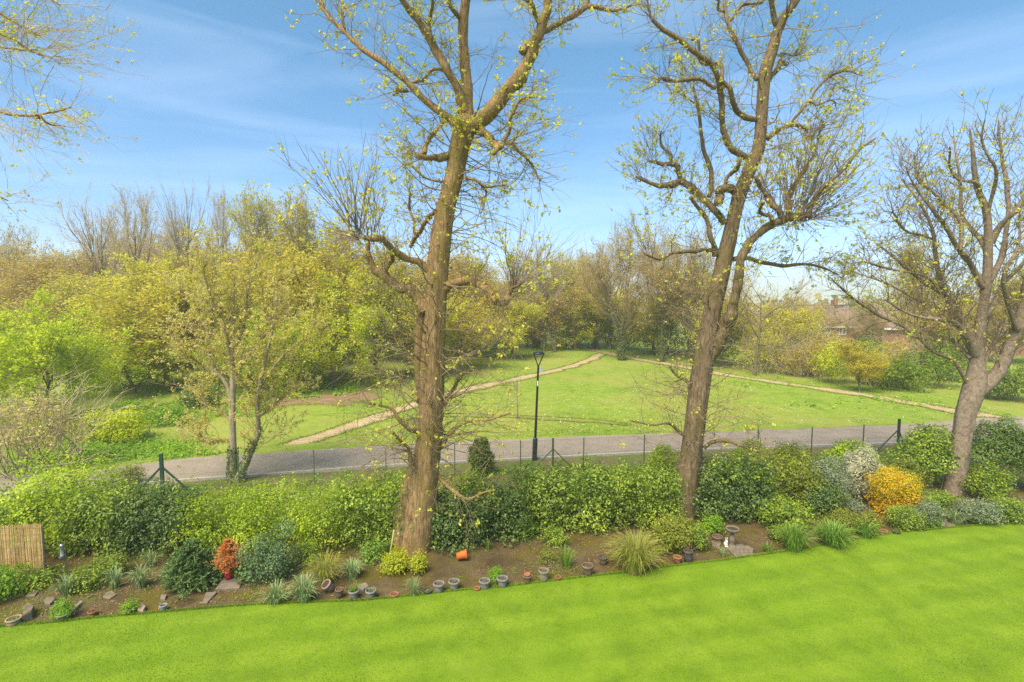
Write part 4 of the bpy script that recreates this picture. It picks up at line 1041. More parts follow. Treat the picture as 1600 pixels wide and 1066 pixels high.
# ------------------------------------------------------------------ woods: a few kinds of tree, copied, turned and stretched
def wood_tree(name, seed, H, W, bark, twigm, leafm, style, nl=16, th=0.25, n2=170, n3=700, nleaf=4000, lsize=0.2, r0=0.22, n4=0, cluster=3, trunks=1, ivy=0, lspread=0.18):
    rng = np.random.default_rng(seed)
    t = thing(name, "", "tree")
    mb = MB(); tw = MB(); lf = MB()
    Ts = []
    for q in range(trunks):
        B = np.array([[rng.normal(0, .25) * (trunks > 1), rng.normal(0, .25) * (trunks > 1), -0.4]])
        D = np.array([[rng.normal(0, .05 + .12 * (trunks > 1)), rng.normal(0, .05 + .12 * (trunks > 1)), 1]])
        Tk = grow(rng, B, D, np.array([H * 0.86 * rng.uniform(.85, 1)]), 14, 0.09, 0.06)
        Ts.append(Tk)
        add_limb(mb, spline(Tk[0], 24), np.linspace(r0, r0 * 0.14, 24) / (1 if trunks == 1 else 1.4), seed + q, 8, 0.08, (H * .03, .3, 1.0))
    Tk = np.concatenate(Ts)
    if style == 'up':
        ang, up, lf_l = 30, 0.07, (0.28, 0.55)
    elif style == 'fan':
        ang, up, lf_l = 38, 0.10, (0.26, 0.46)
    elif style == 'spread':
        ang, up, lf_l = 62, 0.05, (0.34, 0.58)
    else:
        ang, up, lf_l = 45, 0.05, (0.3, 0.58)
    nl_ = nl * trunks
    B, D, i, tt_, _ = sprout(rng, Tk, nl_, th, 0.95, ang)
    az = np.arange(nl_) * 2.399 + rng.normal(0, .3, nl_)
    hz = np.linalg.norm(D[:, :2], axis=1)
    D[:, 0] = np.cos(az) * hz; D[:, 1] = np.sin(az) * hz; D[:, 2] = np.abs(D[:, 2])
    env = np.sqrt(np.clip(1 - ((tt_ - 0.45) / 0.62) ** 2, 0.12, 1))
    L1 = (H * rng.uniform(*lf_l, nl_) if style in ('up', 'fan') else W * 0.62 * rng.uniform(.75, 1.1, nl_)) * env
    P1 = grow(rng, B, D, L1, 9, 0.20, up)
    V, F = tubes(P1, (r0 * (.40 if style != 'fan' else .52) * (1.15 - .7 * tt_))[:, None] * np.linspace(1, .2, 10)[None], 5)
    mb.add(V, F)
    mb.build("trunk", bark, t)
    B, D, i, tt_, lp = sprout(rng, P1, n2, 0.2, 1.0, 40 if style not in ('up', 'fan') else 28)
    P2 = grow(rng, B, D, lp * .48 * rng.uniform(.6, 1.2, n2) * (1.2 - .5 * tt_), 6, 0.24, up)
    V, F = tubes(P2, r0 * .11 * np.linspace(1, .35, 7)[None] * rng.uniform(.7, 1.2, (n2, 1)), 3); tw.add(V, F)
    B, D, i, tt_, lp = sprout(rng, P2, n3, 0.15, 1.0, 42 if style not in ('up', 'fan') else 26)
    P3 = grow(rng, B, D, lp * .50 * rng.uniform(.6, 1.3, n3), 3, 0.24, up)
    V, F = tubes(P3, r0 * .052 * np.linspace(1, .5, 4)[None] * rng.uniform(.7, 1.2, (n3, 1)), 3); tw.add(V, F)
    fine = P3
    if n4:
        B, D, i, tt_, lp = sprout(rng, P3, n4, 0.2, 1.0, 40 if style not in ('up', 'fan') else 26)
        P4 = grow(rng, B, D, lp * .6 * rng.uniform(.6, 1.3, n4), 2, 0.2, up)
        V, F = tubes(P4, r0 * .033 * np.linspace(1, .6, 3)[None] * rng.uniform(.8, 1.2, (n4, 1)), 3); tw.add(V, F)
        fine = P4
    tw.build("twigs", twigm, t, stuff=True)
    leaves_on(rng, fine, nleaf, 0.3, 1, lsize, 0.75, lf, lspread, cluster, 0, 0.45)
    leaves_on(rng, P2, nleaf // 6, 0.3, 1, lsize, 0.75, lf, lspread, cluster, 0, 0.45)
    lf.build("crown", leafm, t, stuff=True)
    if ivy:
        ib = MB()
        for S in [spline(T_, 40) for T_ in Tk]:
            m_ = ivy // trunks
            j = np.clip((np.abs(rng.normal(0, .36, m_)) * 28).astype(int), 0, 30); q = nrm(rng.normal(0, 1, (m_, 3)) * [1, 1, .3])
            V, F = leaf_mesh(rng, S[j] + q * (r0 * 1.2 * rng.uniform(.6, 2.2, m_))[:, None] + rng.normal(0, .16, (m_, 3)), q + [0, 0, .4], 0.20, 0.8); ib.add(V, F)
        ib.build("ivy", LF_WOODIVY, t, stuff=True)
    return t

PROTO = {
    'poplar': (wood_tree("bare_tree", 301, 20, 8, BARK_DARK, TWIG_PALE, LF_OLIVE, 'fan', nl=18, th=0.25, n2=200, n3=900, n4=1500, nleaf=900, lsize=.14, r0=.34, trunks=2), 20, 8),
    'poplar2': (wood_tree("bare_tree", 302, 20, 8, BARK_DARK, TWIG_PALE, LF_OLIVE, 'fan', nl=20, th=0.25, n2=220, n3=950, n4=1500, nleaf=1500, lsize=.15, r0=.34), 20, 8),
    'maple': (wood_tree("maple_tree", 311, 12, 10, BARK_DARK, TWIG_BROWN, LF_YOUNG, 'mid', nl=26, th=.15, n2=300, n3=1500, nleaf=15000, lsize=.23, r0=.2, lspread=.22), 12, 10),
    'maple2': (wood_tree("maple_tree", 312, 12, 10, BARK_DARK, TWIG_BROWN, LF_BRIGHT, 'spread', nl=28, th=.12, n2=300, n3=1500, nleaf=16000, lsize=.25, r0=.2, lspread=.22), 12, 10),
    'olive': (wood_tree("olive_grey_tree", 321, 14, 10, BARK_PALE, TWIG_BROWN, LF_OLIVE, 'mid', nl=26, th=.12, n2=330, n3=1800, n4=3000, nleaf=14000, lsize=.19, r0=.2, lspread=.2), 14, 10),
    'olive2': (wood_tree("olive_grey_tree", 322, 14, 10, BARK_PALE, TWIG_BROWN, LF_YOUNG, 'up', nl=28, th=.15, n2=300, n3=1600, n4=2600, nleaf=10000, lsize=.18, r0=.2, trunks=2, lspread=.2), 14, 10),
    'brown': (wood_tree("brown_budding_tree", 331, 16, 13, BARK_DARK, TWIG_BROWN, LF_BROWN, 'spread', nl=22, th=.28, n2=320, n3=1700, n4=3000, nleaf=9000, lsize=.19, r0=.3, ivy=1500), 16, 13),
    'brown2': (wood_tree("brown_budding_tree", 332, 16, 13, BARK_DARK, TWIG_BROWN, LF_OLIVE, 'mid', nl=22, th=.26, n2=320, n3=1700, n4=3000, nleaf=6500, lsize=.18, r0=.28, ivy=2600, trunks=2), 16, 13),
    'twisty': (wood_tree("bare_tree", 341, 9, 9, BARK_DARK, TWIG_BROWN, LF_OLIVE, 'spread', nl=16, th=.3, n2=150, n3=600, nleaf=900, lsize=.13, r0=.18), 9, 9),
}
def real_size(t):
    co = []
    for c in t.children:
        if c.name.startswith(("twigs", "crown")):
            a_ = np.empty(len(c.data.vertices) * 3, np.float32); c.data.vertices.foreach_get("co", a_); co.append(a_.reshape(-1, 3)[::7])
    co = np.concatenate(co)
    return float(np.percentile(co[:, 2], 99.3)), 2 * float(np.percentile(np.hypot(co[:, 0], co[:, 1]), 95))
PROTO = {k: (v[0], *real_size(v[0])) for k, v in PROTO.items()}
for pr in PROTO.values():      # the masters take their place from the first use below
    pr[0]["unused"] = 1
def wood(kind, px, pyt, wpx, Y, label, group=None, deep=1.0, cat="tree", name=None):
    src, H0, W0 = PROTO[kind]
    X = (px - 800) / FPX * Y
    zg = float(hgt(X, Y))
    h = A(px, pyt, Y)[2] - zg
    s = (wpx * Y / FPX / W0, wpx * Y / FPX / W0 * deep, h / H0)
    rz = (px * 0.37 + Y) % 6.28
    X = (A(px, 500, Y)[0])
    if src.get("unused"):
        del src["unused"]
        src.location = (X, Y, zg); src.rotation_euler = (0, 0, rz); src.scale = s; src["label"] = label
        if group: src["group"] = group
        return src
    return copy_tree(src, (X, Y, zg), rz, s, label, group)

WOODS = "trees of the wood behind the field"
W_ = [
    # left wood, back rows
    ('olive', -60, 372, 170, 70, "olive grey tree in the wood beyond the left picture edge"),
    ('brown2', 20, 352, 150, 74, "pinkish brown tree at the far left end of the wood"),
    ('olive2', 95, 395, 120, 66, "low olive tree just right of the pinkish leftmost tree"),
    ('brown', 330, 362, 300, 92, "broad brown crown showing between the bare tops in the left wood"),
    ('brown2', 215, 372, 200, 88, "brown crown behind the widest bare tree of the left wood"),
    ('poplar', 150, 300, 140, 62, "bare pale tree with fanning top, leftmost of the tall bare ones"),
    ('poplar2', 205, 288, 110, 61, "tall bare pale tree, its top second from the left above the wood"),
    ('poplar', 292, 286, 84, 63, "narrow bare tree topping the wood right of the fanning pair"),
    ('poplar2', 350, 300, 66, 62, "slim bare tree with upright sprays above the fawn blossom tree"),
    ('olive2', 415, 302, 100, 58, "tall yellowish tree of upright twigs, left of the dense twig stand"),
    ('olive2', 470, 308, 110, 57, "tall dense yellow-twigged tree left of the big burred lime"),
    ('olive', 540, 350, 120, 60, "olive tree seen through the sprouts left of the burred lime trunk"),
    ('olive', 60, 420, 210, 56, "wide olive tree of the left wood over the bright leaning tree"),
    ('olive2', 150, 430, 170, 54, "olive tree with pale stems in the dark hollow of the left wood"),
    ('maple', 215, 400, 150, 52, "yellow-olive tree in front of the fanning bare trees"),
    ('maple', 250, 430, 230, 44, "broad yellow-green maple left of the fawn blossom tree"),
    ('maple2', 205, 505, 190, 41, "low fresh green maple sweeping to the grass of the left wood"),
    ('maple', 345, 395, 200, 47, "tall yellow-green maple right behind the fawn blossom tree"),
    ('maple', 450, 385, 200, 46, "yellow-green maple between the fawn blossom tree and the burred lime"),
    ('maple2', 515, 440, 180, 43, "fresh green maple over the bare brown earth"),
    ('maple2', 400, 485, 170, 41, "bright green young maple low behind the fawn blossom tree"),
    ('maple', 590, 420, 150, 48, "yellow-green maple just left of the burred lime trunk"),
    ('olive', 10, 388, 190, 64, "olive brown tree between the pinkish leftmost one and the picture edge"),
    ('olive', 105, 398, 190, 60, "rounded olive tree below the widest bare fan-topped tree"),
    ('brown', 265, 366, 180, 80, "light brown crown between the two groups of bare tops"),
    ('olive', 300, 400, 190, 56, "olive tree under the narrow bare tree top"),
    ('olive', 400, 380, 200, 60, "olive tree behind the crown of the fawn blossom tree"),
    ('olive', 490, 372, 170, 62, "olive tree under the dense upright yellow twigs"),
    ('olive', 590, 385, 170, 66, "olive tree at the back left of the burred lime trunk"),
    # middle
    ('olive', 690, 392, 150, 72, "olive tree at the back right behind the burred lime trunk"),
    ('maple', 655, 470, 140, 50, "yellow-green tree behind the lower trunk of the burred lime"),
    ('olive2', 900, 400, 100, 78, "thin olive tree at the end of the dirt path"),
    ('olive2', 640, 400, 130, 60, "olive tree showing through the looped limb of the burred lime"),
    ('olive', 735, 400, 130, 64, "pale olive tree just right of the burred lime trunk"),
    ('maple', 720, 455, 120, 55, "yellow-green tree low behind the burred lime at the field edge"),
    ('poplar2', 800, 385, 90, 72, "thin bare tree behind the drooping right limb of the burred lime"),
    ('poplar', 868, 372, 80, 74, "pale bare tree above the lamp post at the back of the field"),
    ('olive', 850, 430, 110, 76, "olive tree at the back of the field above the lamp post"),
    ('maple', 785, 470, 110, 66, "yellow-green tree at the far field corner left of the lamp post"),
    ('brown', 930, 385, 110, 80, "reddish brown rounded tree left of the ivy-clad group"),
    ('olive', 760, 410, 130, 80, "olive tree in the back row right of the burred lime's lopped limb"),
    ('poplar2', 822, 392, 80, 82, "thin bare tree in the back row just left above the lamp head"),
    ('poplar', 905, 378, 90, 84, "bare fanning tree in the back row between lamp head and path end"),
        ('olive2', 1075, 420, 120, 72, "olive upright tree in the back row behind the straight lime"),
    ('maple', 705, 448, 120, 72, "yellow-green tree low in the middle of the back row, right of the burred lime"),
    ('maple', 838, 450, 110, 80, "yellow-green low tree directly above the lamp head"),
    ('maple2', 905, 462, 110, 78, "fresh green low tree behind the end of the dirt path"),
    ('maple', 955, 455, 110, 76, "yellow-green low tree left of the ivy-clad group's first trunk"),
    # ivy-clad group
    ('brown2', 972, 352, 140, 64, "ivy-clad tree with rounded brown crown, leftmost of the group at the path head"),
    ('brown', 1035, 350, 130, 62, "ivy-clad tree with rounded crown in the middle of the path-head group"),
    ('brown2', 1085, 362, 120, 60, "ivy-clad brown tree just behind the straight forked lime"),
    ('maple', 1020, 462, 120, 72, "yellow-green low tree behind the ivy-clad group by the path head"),
    ('twisty', 1182, 405, 170, 50, "bare twisty tree right behind the straight forked lime trunk"),
    ('maple', 1130, 470, 90, 56, "pale yellow-green tree in the fork of the straight lime"),
    ('maple', 1215, 480, 130, 58, "pale yellow tree in front of the houses' left end"),
    ('brown', 1255, 468, 110, 86, "brown tree standing left of the white-windowed brick house"),
    ('brown2', 1352, 470, 60, 84, "brown tree standing right of the white-windowed brick house"),
    ('olive2', 1432, 375, 70, 62, "tall dark narrow tree seen through the sycamore crown"),
    ('olive', 1485, 470, 120, 58, "olive tree behind the sycamore fork"),
    ('maple', 1350, 535, 70, 41, "small yellowish tree with thin pale trunk by the right path"),
    ('olive', 1560, 440, 150, 62, "olive tree behind the right limb of the sycamore"),
    ('olive2', 1650, 420, 150, 58, "olive tree at the right edge beyond the sycamore"),
    ('maple2', 55, 468, 210, 30, "bright lime-green leaning tree at the left edge above the road"),
    ('maple2', -70, 455, 200, 33, "bright lime-green tree mostly outside the left edge"),
]
for row in W_:
    wood(*row, group=WOODS)
for k_, pr in PROTO.items():
    if pr[0].get("unused"):
        raise RuntimeError(k_)

# bushes beyond the road, each its own thing
Bs = [
    (-30, 132, 598, 762, 4.0, LF_GREYPINK, .10, "grey-pink twiggy bush by the road at the left edge", True),
    (130, 225, 640, 700, 3.0, LF_BRIGHT, .13, "fresh green bush at the foot of the bright leaning tree", False),
    (212, 300, 640, 668, 2.6, LF_FERN, .13, "low green bush in the grass left of the fawn blossom tree", False),
    (290, 348, 598, 642, 2.6, LF_PARKDK, .14, "dark green bush left of the fawn blossom tree trunk", False),
    (410, 455, 575, 612, 2.6, LF_PARKDK, .15, "dark green bush on the bare earth right of the fawn blossom tree", False),
    (742, 812, 505, 546, 4.0, LF_PARK, .24, "green bush at the far field edge left of the lamp head", False),
    (812, 860, 512, 543, 4.0, LF_PARKDK, .24, "dark bush at the far field edge behind the lamp head", False),
    (855, 935, 505, 541, 4.0, LF_PARK, .24, "green bush at the end of the dirt path", False),
    (930, 1000, 500, 548, 4.0, LF_PARKDK, .24, "dark undergrowth bush at the foot of the ivy-clad group", False),
    (995, 1075, 505, 556, 4.0, LF_PARK, .22, "olive green bush under the ivy-clad trees", False),
    (1100, 1165, 500, 572, 4.0, LF_BRIGHT, .2, "yellow-green bush right beside the straight lime trunk", False),
    (1160, 1235, 515, 586, 4.0, LF_YOUNG, .2, "twiggy yellow bush left of the bright green one on the right", True),
    (1215, 1262, 508, 575, 3.5, LF_YOUNG, .2, "pale yellow bush before the glimpsed brick house", True),
    (1256, 1300, 522, 590, 3.5, LF_OLIVE, .2, "olive bush below the left window of the two-windowed house", True),
    (1318, 1372, 524, 590, 3.5, LF_PARK, .2, "green bush below the right end of the two-windowed house", False),
    (1365, 1420, 526, 588, 3.5, LF_OLIVE, .2, "brownish bush before the red brick house nearest the fork", True),
    (1440, 1520, 518, 600, 3.5, LF_PARK, .2, "green bush seen between the sycamore's trunk and low left branches", False),
    (1070, 1130, 500, 560, 3.5, LF_OLIVE, .2, "olive bush behind the straight lime trunk", True),
    (640, 705, 520, 585, 3.5, LF_YOUNG, .2, "yellow-green bush at the field edge behind the burred lime", True),
    (700, 760, 512, 556, 3.5, LF_OLIVE, .22, "olive bush at the field edge right of the burred lime", True),
    (1225, 1290, 535, 592, 3.5, LF_OLIVE, .18, "brownish twiggy bush between the yellow and the bright green bushes", True),
    (1272, 1345, 526, 604, 3.5, LF_BRIGHT, .17, "bright green bush below the white-windowed house", False),
    (1340, 1400, 548, 608, 3.5, LF_YOUNG, .17, "yellowish green bush right of the bright green one", True),
    (1365, 1440, 560, 616, 3.5, LF_PARK, .17, "mid green bush at the right path left of the sycamore trunk", False),
    (1400, 1500, 535, 612, 4.0, LF_PARK, .18, "tall green bush behind the sycamore trunk", False),
    (1520, 1590, 575, 632, 3.5, LF_PARKDK, .15, "dark green bush right of the sycamore fork", False),
    (1570, 1680, 545, 640, 4.0, LF_PARK, .15, "green bush at the right edge beyond the path", False),
]
for k, (a, b_, pt, pb, dp, lm, ls, lab, twiggy) in enumerate(Bs):
    t = pshrub(a, b_, pt, pb, dp, name="bush", label=lab, cat="bush", leafm=lm, leaf=ls, lobe=max(.5, ls * 4.2), cover=1.5 if not twiggy else 0.9, seed=500 + k, nmax=7500, group="bushes beyond the road")
    if twiggy:
        rng = np.random.default_rng(k)
        w_ = (b_ - a) * t.location.y / FPX; h_ = A((a + b_) / 2, pt, t.location.y)[2]
        B = np.stack([rng.uniform(-.3, .3, 60) * w_, rng.uniform(-.4, .4, 60) * dp, np.zeros(60)], 1)
        P1 = grow(rng, B, np.stack([rng.normal(0, .6, 60), rng.normal(0, .4, 60), np.ones(60)], 1), rng.uniform(.8, 1.15, 60) * h_, 7, .25, .02)
        mb = MB(); V, F = tubes(P1, np.linspace(.03, .008, 8)[None].repeat(60, 0), 3); mb.add(V, F)
        B, D, i, tt_, lp = sprout(rng, P1, 360, .3, 1, 40)
        P2 = grow(rng, B, D, lp * .35 * rng.uniform(.5, 1.2, 360), 4, .25, .02)
        V, F = tubes(P2, np.linspace(.010, .004, 5)[None].repeat(360, 0), 3); mb.add(V, F)
        mb.build("twigs", TWIG_PALE, t, stuff=True)

# leafy ground cover at the left of the field and under the wood
rng = np.random.default_rng(77)
def cover_pts(n, x0, x1, y0, y1, dens=0.0):
    px = rng.uniform(x0, x1, n); py = rng.uniform(y0, y1, n)
    P = np.array([G(a, b_) for a, b_ in zip(px, py)])
    keep = noise2(P[:, 0] * .7, P[:, 1] * .7, 55) > dens
    P = P[keep]
    P[:, 2] = hgt(P[:, 0], P[:, 1])
    return P
mb = MB()
for (n_, x0, x1, y0, y1, hh, ls, dens) in ((9000, 95, 330, 640, 722, .45, .13, -.25), (5000, 170, 420, 600, 650, .4, .16, -.1), (3500, 290, 560, 592, 622, .5, .2, .0), (3000, -60, 200, 660, 735, .5, .12, -.3), (2600, 700, 1100, 538, 552, .5, .24, .1), (3000, 1100, 1600, 566, 640, .45, .2, .35)):
    P = cover_pts(n_, x0, x1, y0, y1, dens)
    P[:, 1] = np.where((P[:, 1] < yfar(P[:, 0]) + .5) & (P[:, 0] < -8), yfar(P[:, 0]) + .5, P[:, 1])
    P = np.repeat(P, 2, 0) + rng.normal(0, .12, (len(P) * 2, 3)) * [1, 1, 0]
    P[:, 2] += np.abs(rng.normal(0, hh * .5, len(P))) * (0.6 + 0.5 * noise2(P[:, 0] * .9, P[:, 1] * .9, 56)) + .02
    V, F = leaf_mesh(rng, P, np.array([0, -.2, 1]) + rng.normal(0, .5, P.shape), ls * rng.uniform(.6, 1.3, len(P)), .7)
    mb.add(V, F)
tag(mb.build("ground_cover", LF_FERN, stuff=True), "fresh green weeds carpeting the ground left of the field")

# far-off wooded rise beyond the houses
mb = MB(); rng = np.random.default_rng(99)
n_ = 26000
X = rng.uniform(-420, 520, n_); Y = rng.uniform(150, 300, n_)
hh = 8 + 5 * noise2(X * .03, Y * .03, 61) + 4 * noise2(X * .11, Y * .11, 62)
Z = -2 + np.clip(hh, 2, 20) * rng.uniform(.15, 1.0, n_)
V, F = leaf_mesh(rng, np.stack([X, Y, Z], 1), rng.normal(0, 1, (n_, 3)) + [0, -.5, .6], 2.4 * rng.uniform(.6, 1.3, n_), .8)
mb.add(V, F)
tag(mb.build("far_woods", leaf_mat("leaf_far_woods", [(0.17, .15, .06), (.25, .21, .095), (.27, .25, .10)], .25, .8, .02, .1), stuff=True), "hazy brown wooded skyline beyond the field and houses")

# sparse specks of daisies and dandelions in the park grass
n_ = 2600
px = rng.uniform(560, 1560, n_); py = rng.uniform(560, 690, n_)
P = np.array([G(a, b_) for a, b_ in zip(px, py)]); P = P[P[:, 1] > yfar(P[:, 0]) + .6]
P[:, 2] = hgt(P[:, 0], P[:, 1]) + .06
V, F = leaf_mesh(rng, P, np.array([0, 0, 1]) + rng.normal(0, .3, P.shape), .075, .9)
o = MB().add(V, F).build("daisies", leaf_mat("daisy_petal", [(.55, .50, .12), (.62, .60, .42), (.7, .68, .58)], .2), stuff=True)
tag(o, "tiny pale daisies scattered over the park grass")
# ------------------------------------------------------------------ fence, lamp, stump, sapling, houses
M_green = flat_mat("fence_green_paint", (0.075, 0.125, 0.050), .5)
M_greendk = flat_mat("fence_dark_green", (0.020, 0.060, 0.045), .5)
M_wire = flat_mat("green_wire", (0.10, 0.15, 0.085), .5)
M_black = flat_mat("black_paint", (0.018, 0.019, 0.022), .4)
M_lampglass = flat_mat("lamp_lens", (0.50, 0.54, 0.58), .2, spec=.6)
M_white = flat_mat("white_paint", (0.78, 0.77, 0.74), .5)
M_greysign = flat_mat("grey_sign_paint", (0.42, 0.44, 0.46), .5)

def fence_y(x): return 21.5 + 0.17 * np.asarray(x, float)
fx0, fx1 = -27.0, 19.2
ft = thing("chain_link_fence", "green chain-link fence with slim posts between the hedge and the park road", "fence", (0, float(fence_y(0)), 0))
FB = np.array([0, float(fence_y(0)), 0])
FH = 1.42
def post(x, h_, r, m, y=None):
    p = np.array([x, float(fence_y(x)), -0.15]) - FB
    mb = MB(); mb.add(*box(p + [0, 0, (h_ + .15) / 2], (r * 2, r * 2, h_ + .15), 0.17)); mb.build("post", m, ft, smooth=False)
    return p
strain = [(-13.45, .055, 1.55), (1.78, .036, 1.46), (19.0, .045, 1.62)]
xsP = [x for x in np.arange(-24.65, 18.0, 2.78)]
for x in xsP:
    if min(abs(x - s[0]) for s in strain) > 1.0:
        post(x, FH, .019, M_green)
for x, r, hh in strain:
    dk = M_greendk if r > .04 else M_green
    p = post(x, hh, r, dk)
    dirx = nrm(np.array([1, .17, 0.]))
    for sgn in ((-1, 1) if x < 18 else (-1, .35)):
        mb = MB(); V, F = bar(p + [0, 0, hh * .78], p + dirx * sgn * 1.0 * (1.0 if x < 18 else 1.3) + [0, 0, .12], r * .75, 5); mb.add(V, F)
        mb.build("brace", dk, ft)
wb = MB()
sN = np.arange(fx0, fx1 - FH, .085)
dirx = np.array([1, .17, 0.])
def fp(s, z): return np.stack([s, fence_y(s), np.full(len(s), z)], 1) - FB
V, F = tubes(np.stack([fp(sN, .04), fp(sN + FH - .1, FH - .06)], 1), np.full((len(sN), 2), .0019), 3); wb.add(V, F)
V, F = tubes(np.stack([fp(sN + FH - .1, .04), fp(sN, FH - .06)], 1) + [0, .004, 0], np.full((len(sN), 2), .0019), 3); wb.add(V, F)
for z in (.06, .72, FH - .05):
    V, F = bar(fp(np.array([fx0]), z)[0], fp(np.array([fx1]), z)[0], .0035, 4); wb.add(V, F)
wb.build("wire_mesh", M_wire, ft, stuff=True)

# lamp post
lb = G(835, 719); lb[2] = 0
top = A(842, 551, lb[1])
lp = thing("street_lamp", "black park lamp post with a triangular lantern beside the fence and road", "street lamp", lb)
lean = (top - lb); Ht = lean[2]; ax = lean / Ht
def lpz(z): return ax * z
mb = MB(); V, F = lathe([(.115, -.1), (.115, .95), (.10, 1.02), (.062, 1.06)], 14); V[:, :2] += np.outer(V[:, 2], ax[:2]); mb.add(V, F)
mb.build("base", M_black, lp)
mb = MB(); P = np.array([lpz(1.0), lpz(2.6), lpz(Ht - .62)]); V, F = tubes(spline(P, 8)[None], np.linspace(.062, .045, 8)[None], 12); mb.add(V, F)
mb.build("pole", M_black, lp)
for sg in (-1, 1):
    mb = MB(); V, F = bar(lpz(Ht - .66), lpz(Ht - .04) + np.array([sg * .235, 0, 0]), .026, 6); mb.add(V, F); mb.build("lantern_arm", M_black, lp)
mb = MB(); V, F = lathe([(.02, Ht + .05), (.15, Ht + .04), (.265, Ht - .01), (.275, Ht - .05), (.24, Ht - .07), (.0, Ht - .07)], 18); V[:, :2] += np.outer(np.full(len(V), Ht), ax[:2]); mb.add(V, F)
mb.build("lantern_top", M_black, lp)
mb = MB(); V, F = lathe([(.20, Ht - .075), (.19, Ht - .12), (.05, Ht - .15), (.001, Ht - .15)], 16); V[:, :2] += np.outer(np.full(len(V), Ht), ax[:2]); mb.add(V, F)
mb.build("lens", M_lampglass, lp)
zz = Ht * (718 - 577) / (718 - 551)
mb = MB(); mb.add(*box(lpz(zz) + np.array([.13, -.02, 0]), (.15, .012, .26))); mb.build("sign_plate", M_greysign, lp, smooth=False)
mb = MB(); mb.add(*box(lpz(zz * .98 - .55) + np.array([.0, -.062, 0]), (.055, .006, .24))); mb.build("sticker", M_white, lp, smooth=False)
mb = MB(); mb.add(*bar(lpz(zz) + np.array([0, 0, .04]), lpz(zz) + np.array([.12, 0, .04]), .012, 5)); mb.build("sign_bracket", M_black, lp)

# ivy-covered stump
sb = G(752, 741); rng = np.random.default_rng(4)
st = thing("tree_stump", "ivy-covered upright stump by the fence right of the burred lime", "tree stump", (sb[0], sb[1], 0))
mb = MB(); P = spline(np.array([[0, 0, -.1], [.03, 0, .6], [-.02, 0, 1.25]]), 10); add_limb(mb, P, np.linspace(.24, .2, 10), 4, 10, .15); mb.build("trunk", BARK_DARK, st)
mb = MB(); n_ = 2600; a = rng.uniform(0, 6.28, n_); z = rng.uniform(0.05, 1.5, n_); rr = (.30 + .16 * np.sin(z * 2.4) + .10 * np.sin(a * 3 + z * 4)) * rng.uniform(.75, 1.15, n_) * np.where(z > 1.25, .8, 1)
q = np.stack([np.cos(a), np.sin(a), .2 + 0 * a], 1)
V, F = leaf_mesh(rng, np.stack([rr * np.cos(a), rr * np.sin(a), z], 1), q + rng.normal(0, .4, q.shape), .085, .85); mb.add(V, F); mb.build("ivy", [LF_IVY], st, stuff=True)
mb = MB(); V, F = leaf_mesh(rng, np.stack([rr * np.cos(a), rr * np.sin(a), z], 1)[:900] * 1.06, q[:900] + rng.normal(0, .4, (900, 3)), .085, .85); mb.add(V, F); mb.build("foliage", [LF_OLIVEHEDGE], st, stuff=True)

# sapling on the grass
sb = G(808, 657)
sp = thing("sapling", "thin bare sapling on the park grass just left of the lamp post", "sapling", (sb[0], sb[1], 0))
P = spline(np.array([[0, 0, -.05], [.03, 0, .9], [-.02, .05, 1.7], [.02, 0, 2.5]]), 12)
mb = MB(); add_limb(mb, P, np.linspace(.035, .012, 12), 3, 6, .05); mb.build("trunk", BARK_GREY, sp)
B, D, i, tt_, _ = sprout(rng, P[None], 46, .25, 1, 38); P1 = grow(rng, B, D, rng.uniform(.3, .8, 46), 5, .2, .1)
mb = MB(); V, F = tubes(P1, np.linspace(.011, .004, 6)[None].repeat(46, 0), 3); mb.add(V, F); mb.build("twigs", TWIG_PALE, sp, stuff=True)
mb = MB(); leaves_on(rng, P1, 200, .3, 1, .05, .7, mb); mb.build("crown", LF_OLIVE, sp, stuff=True)

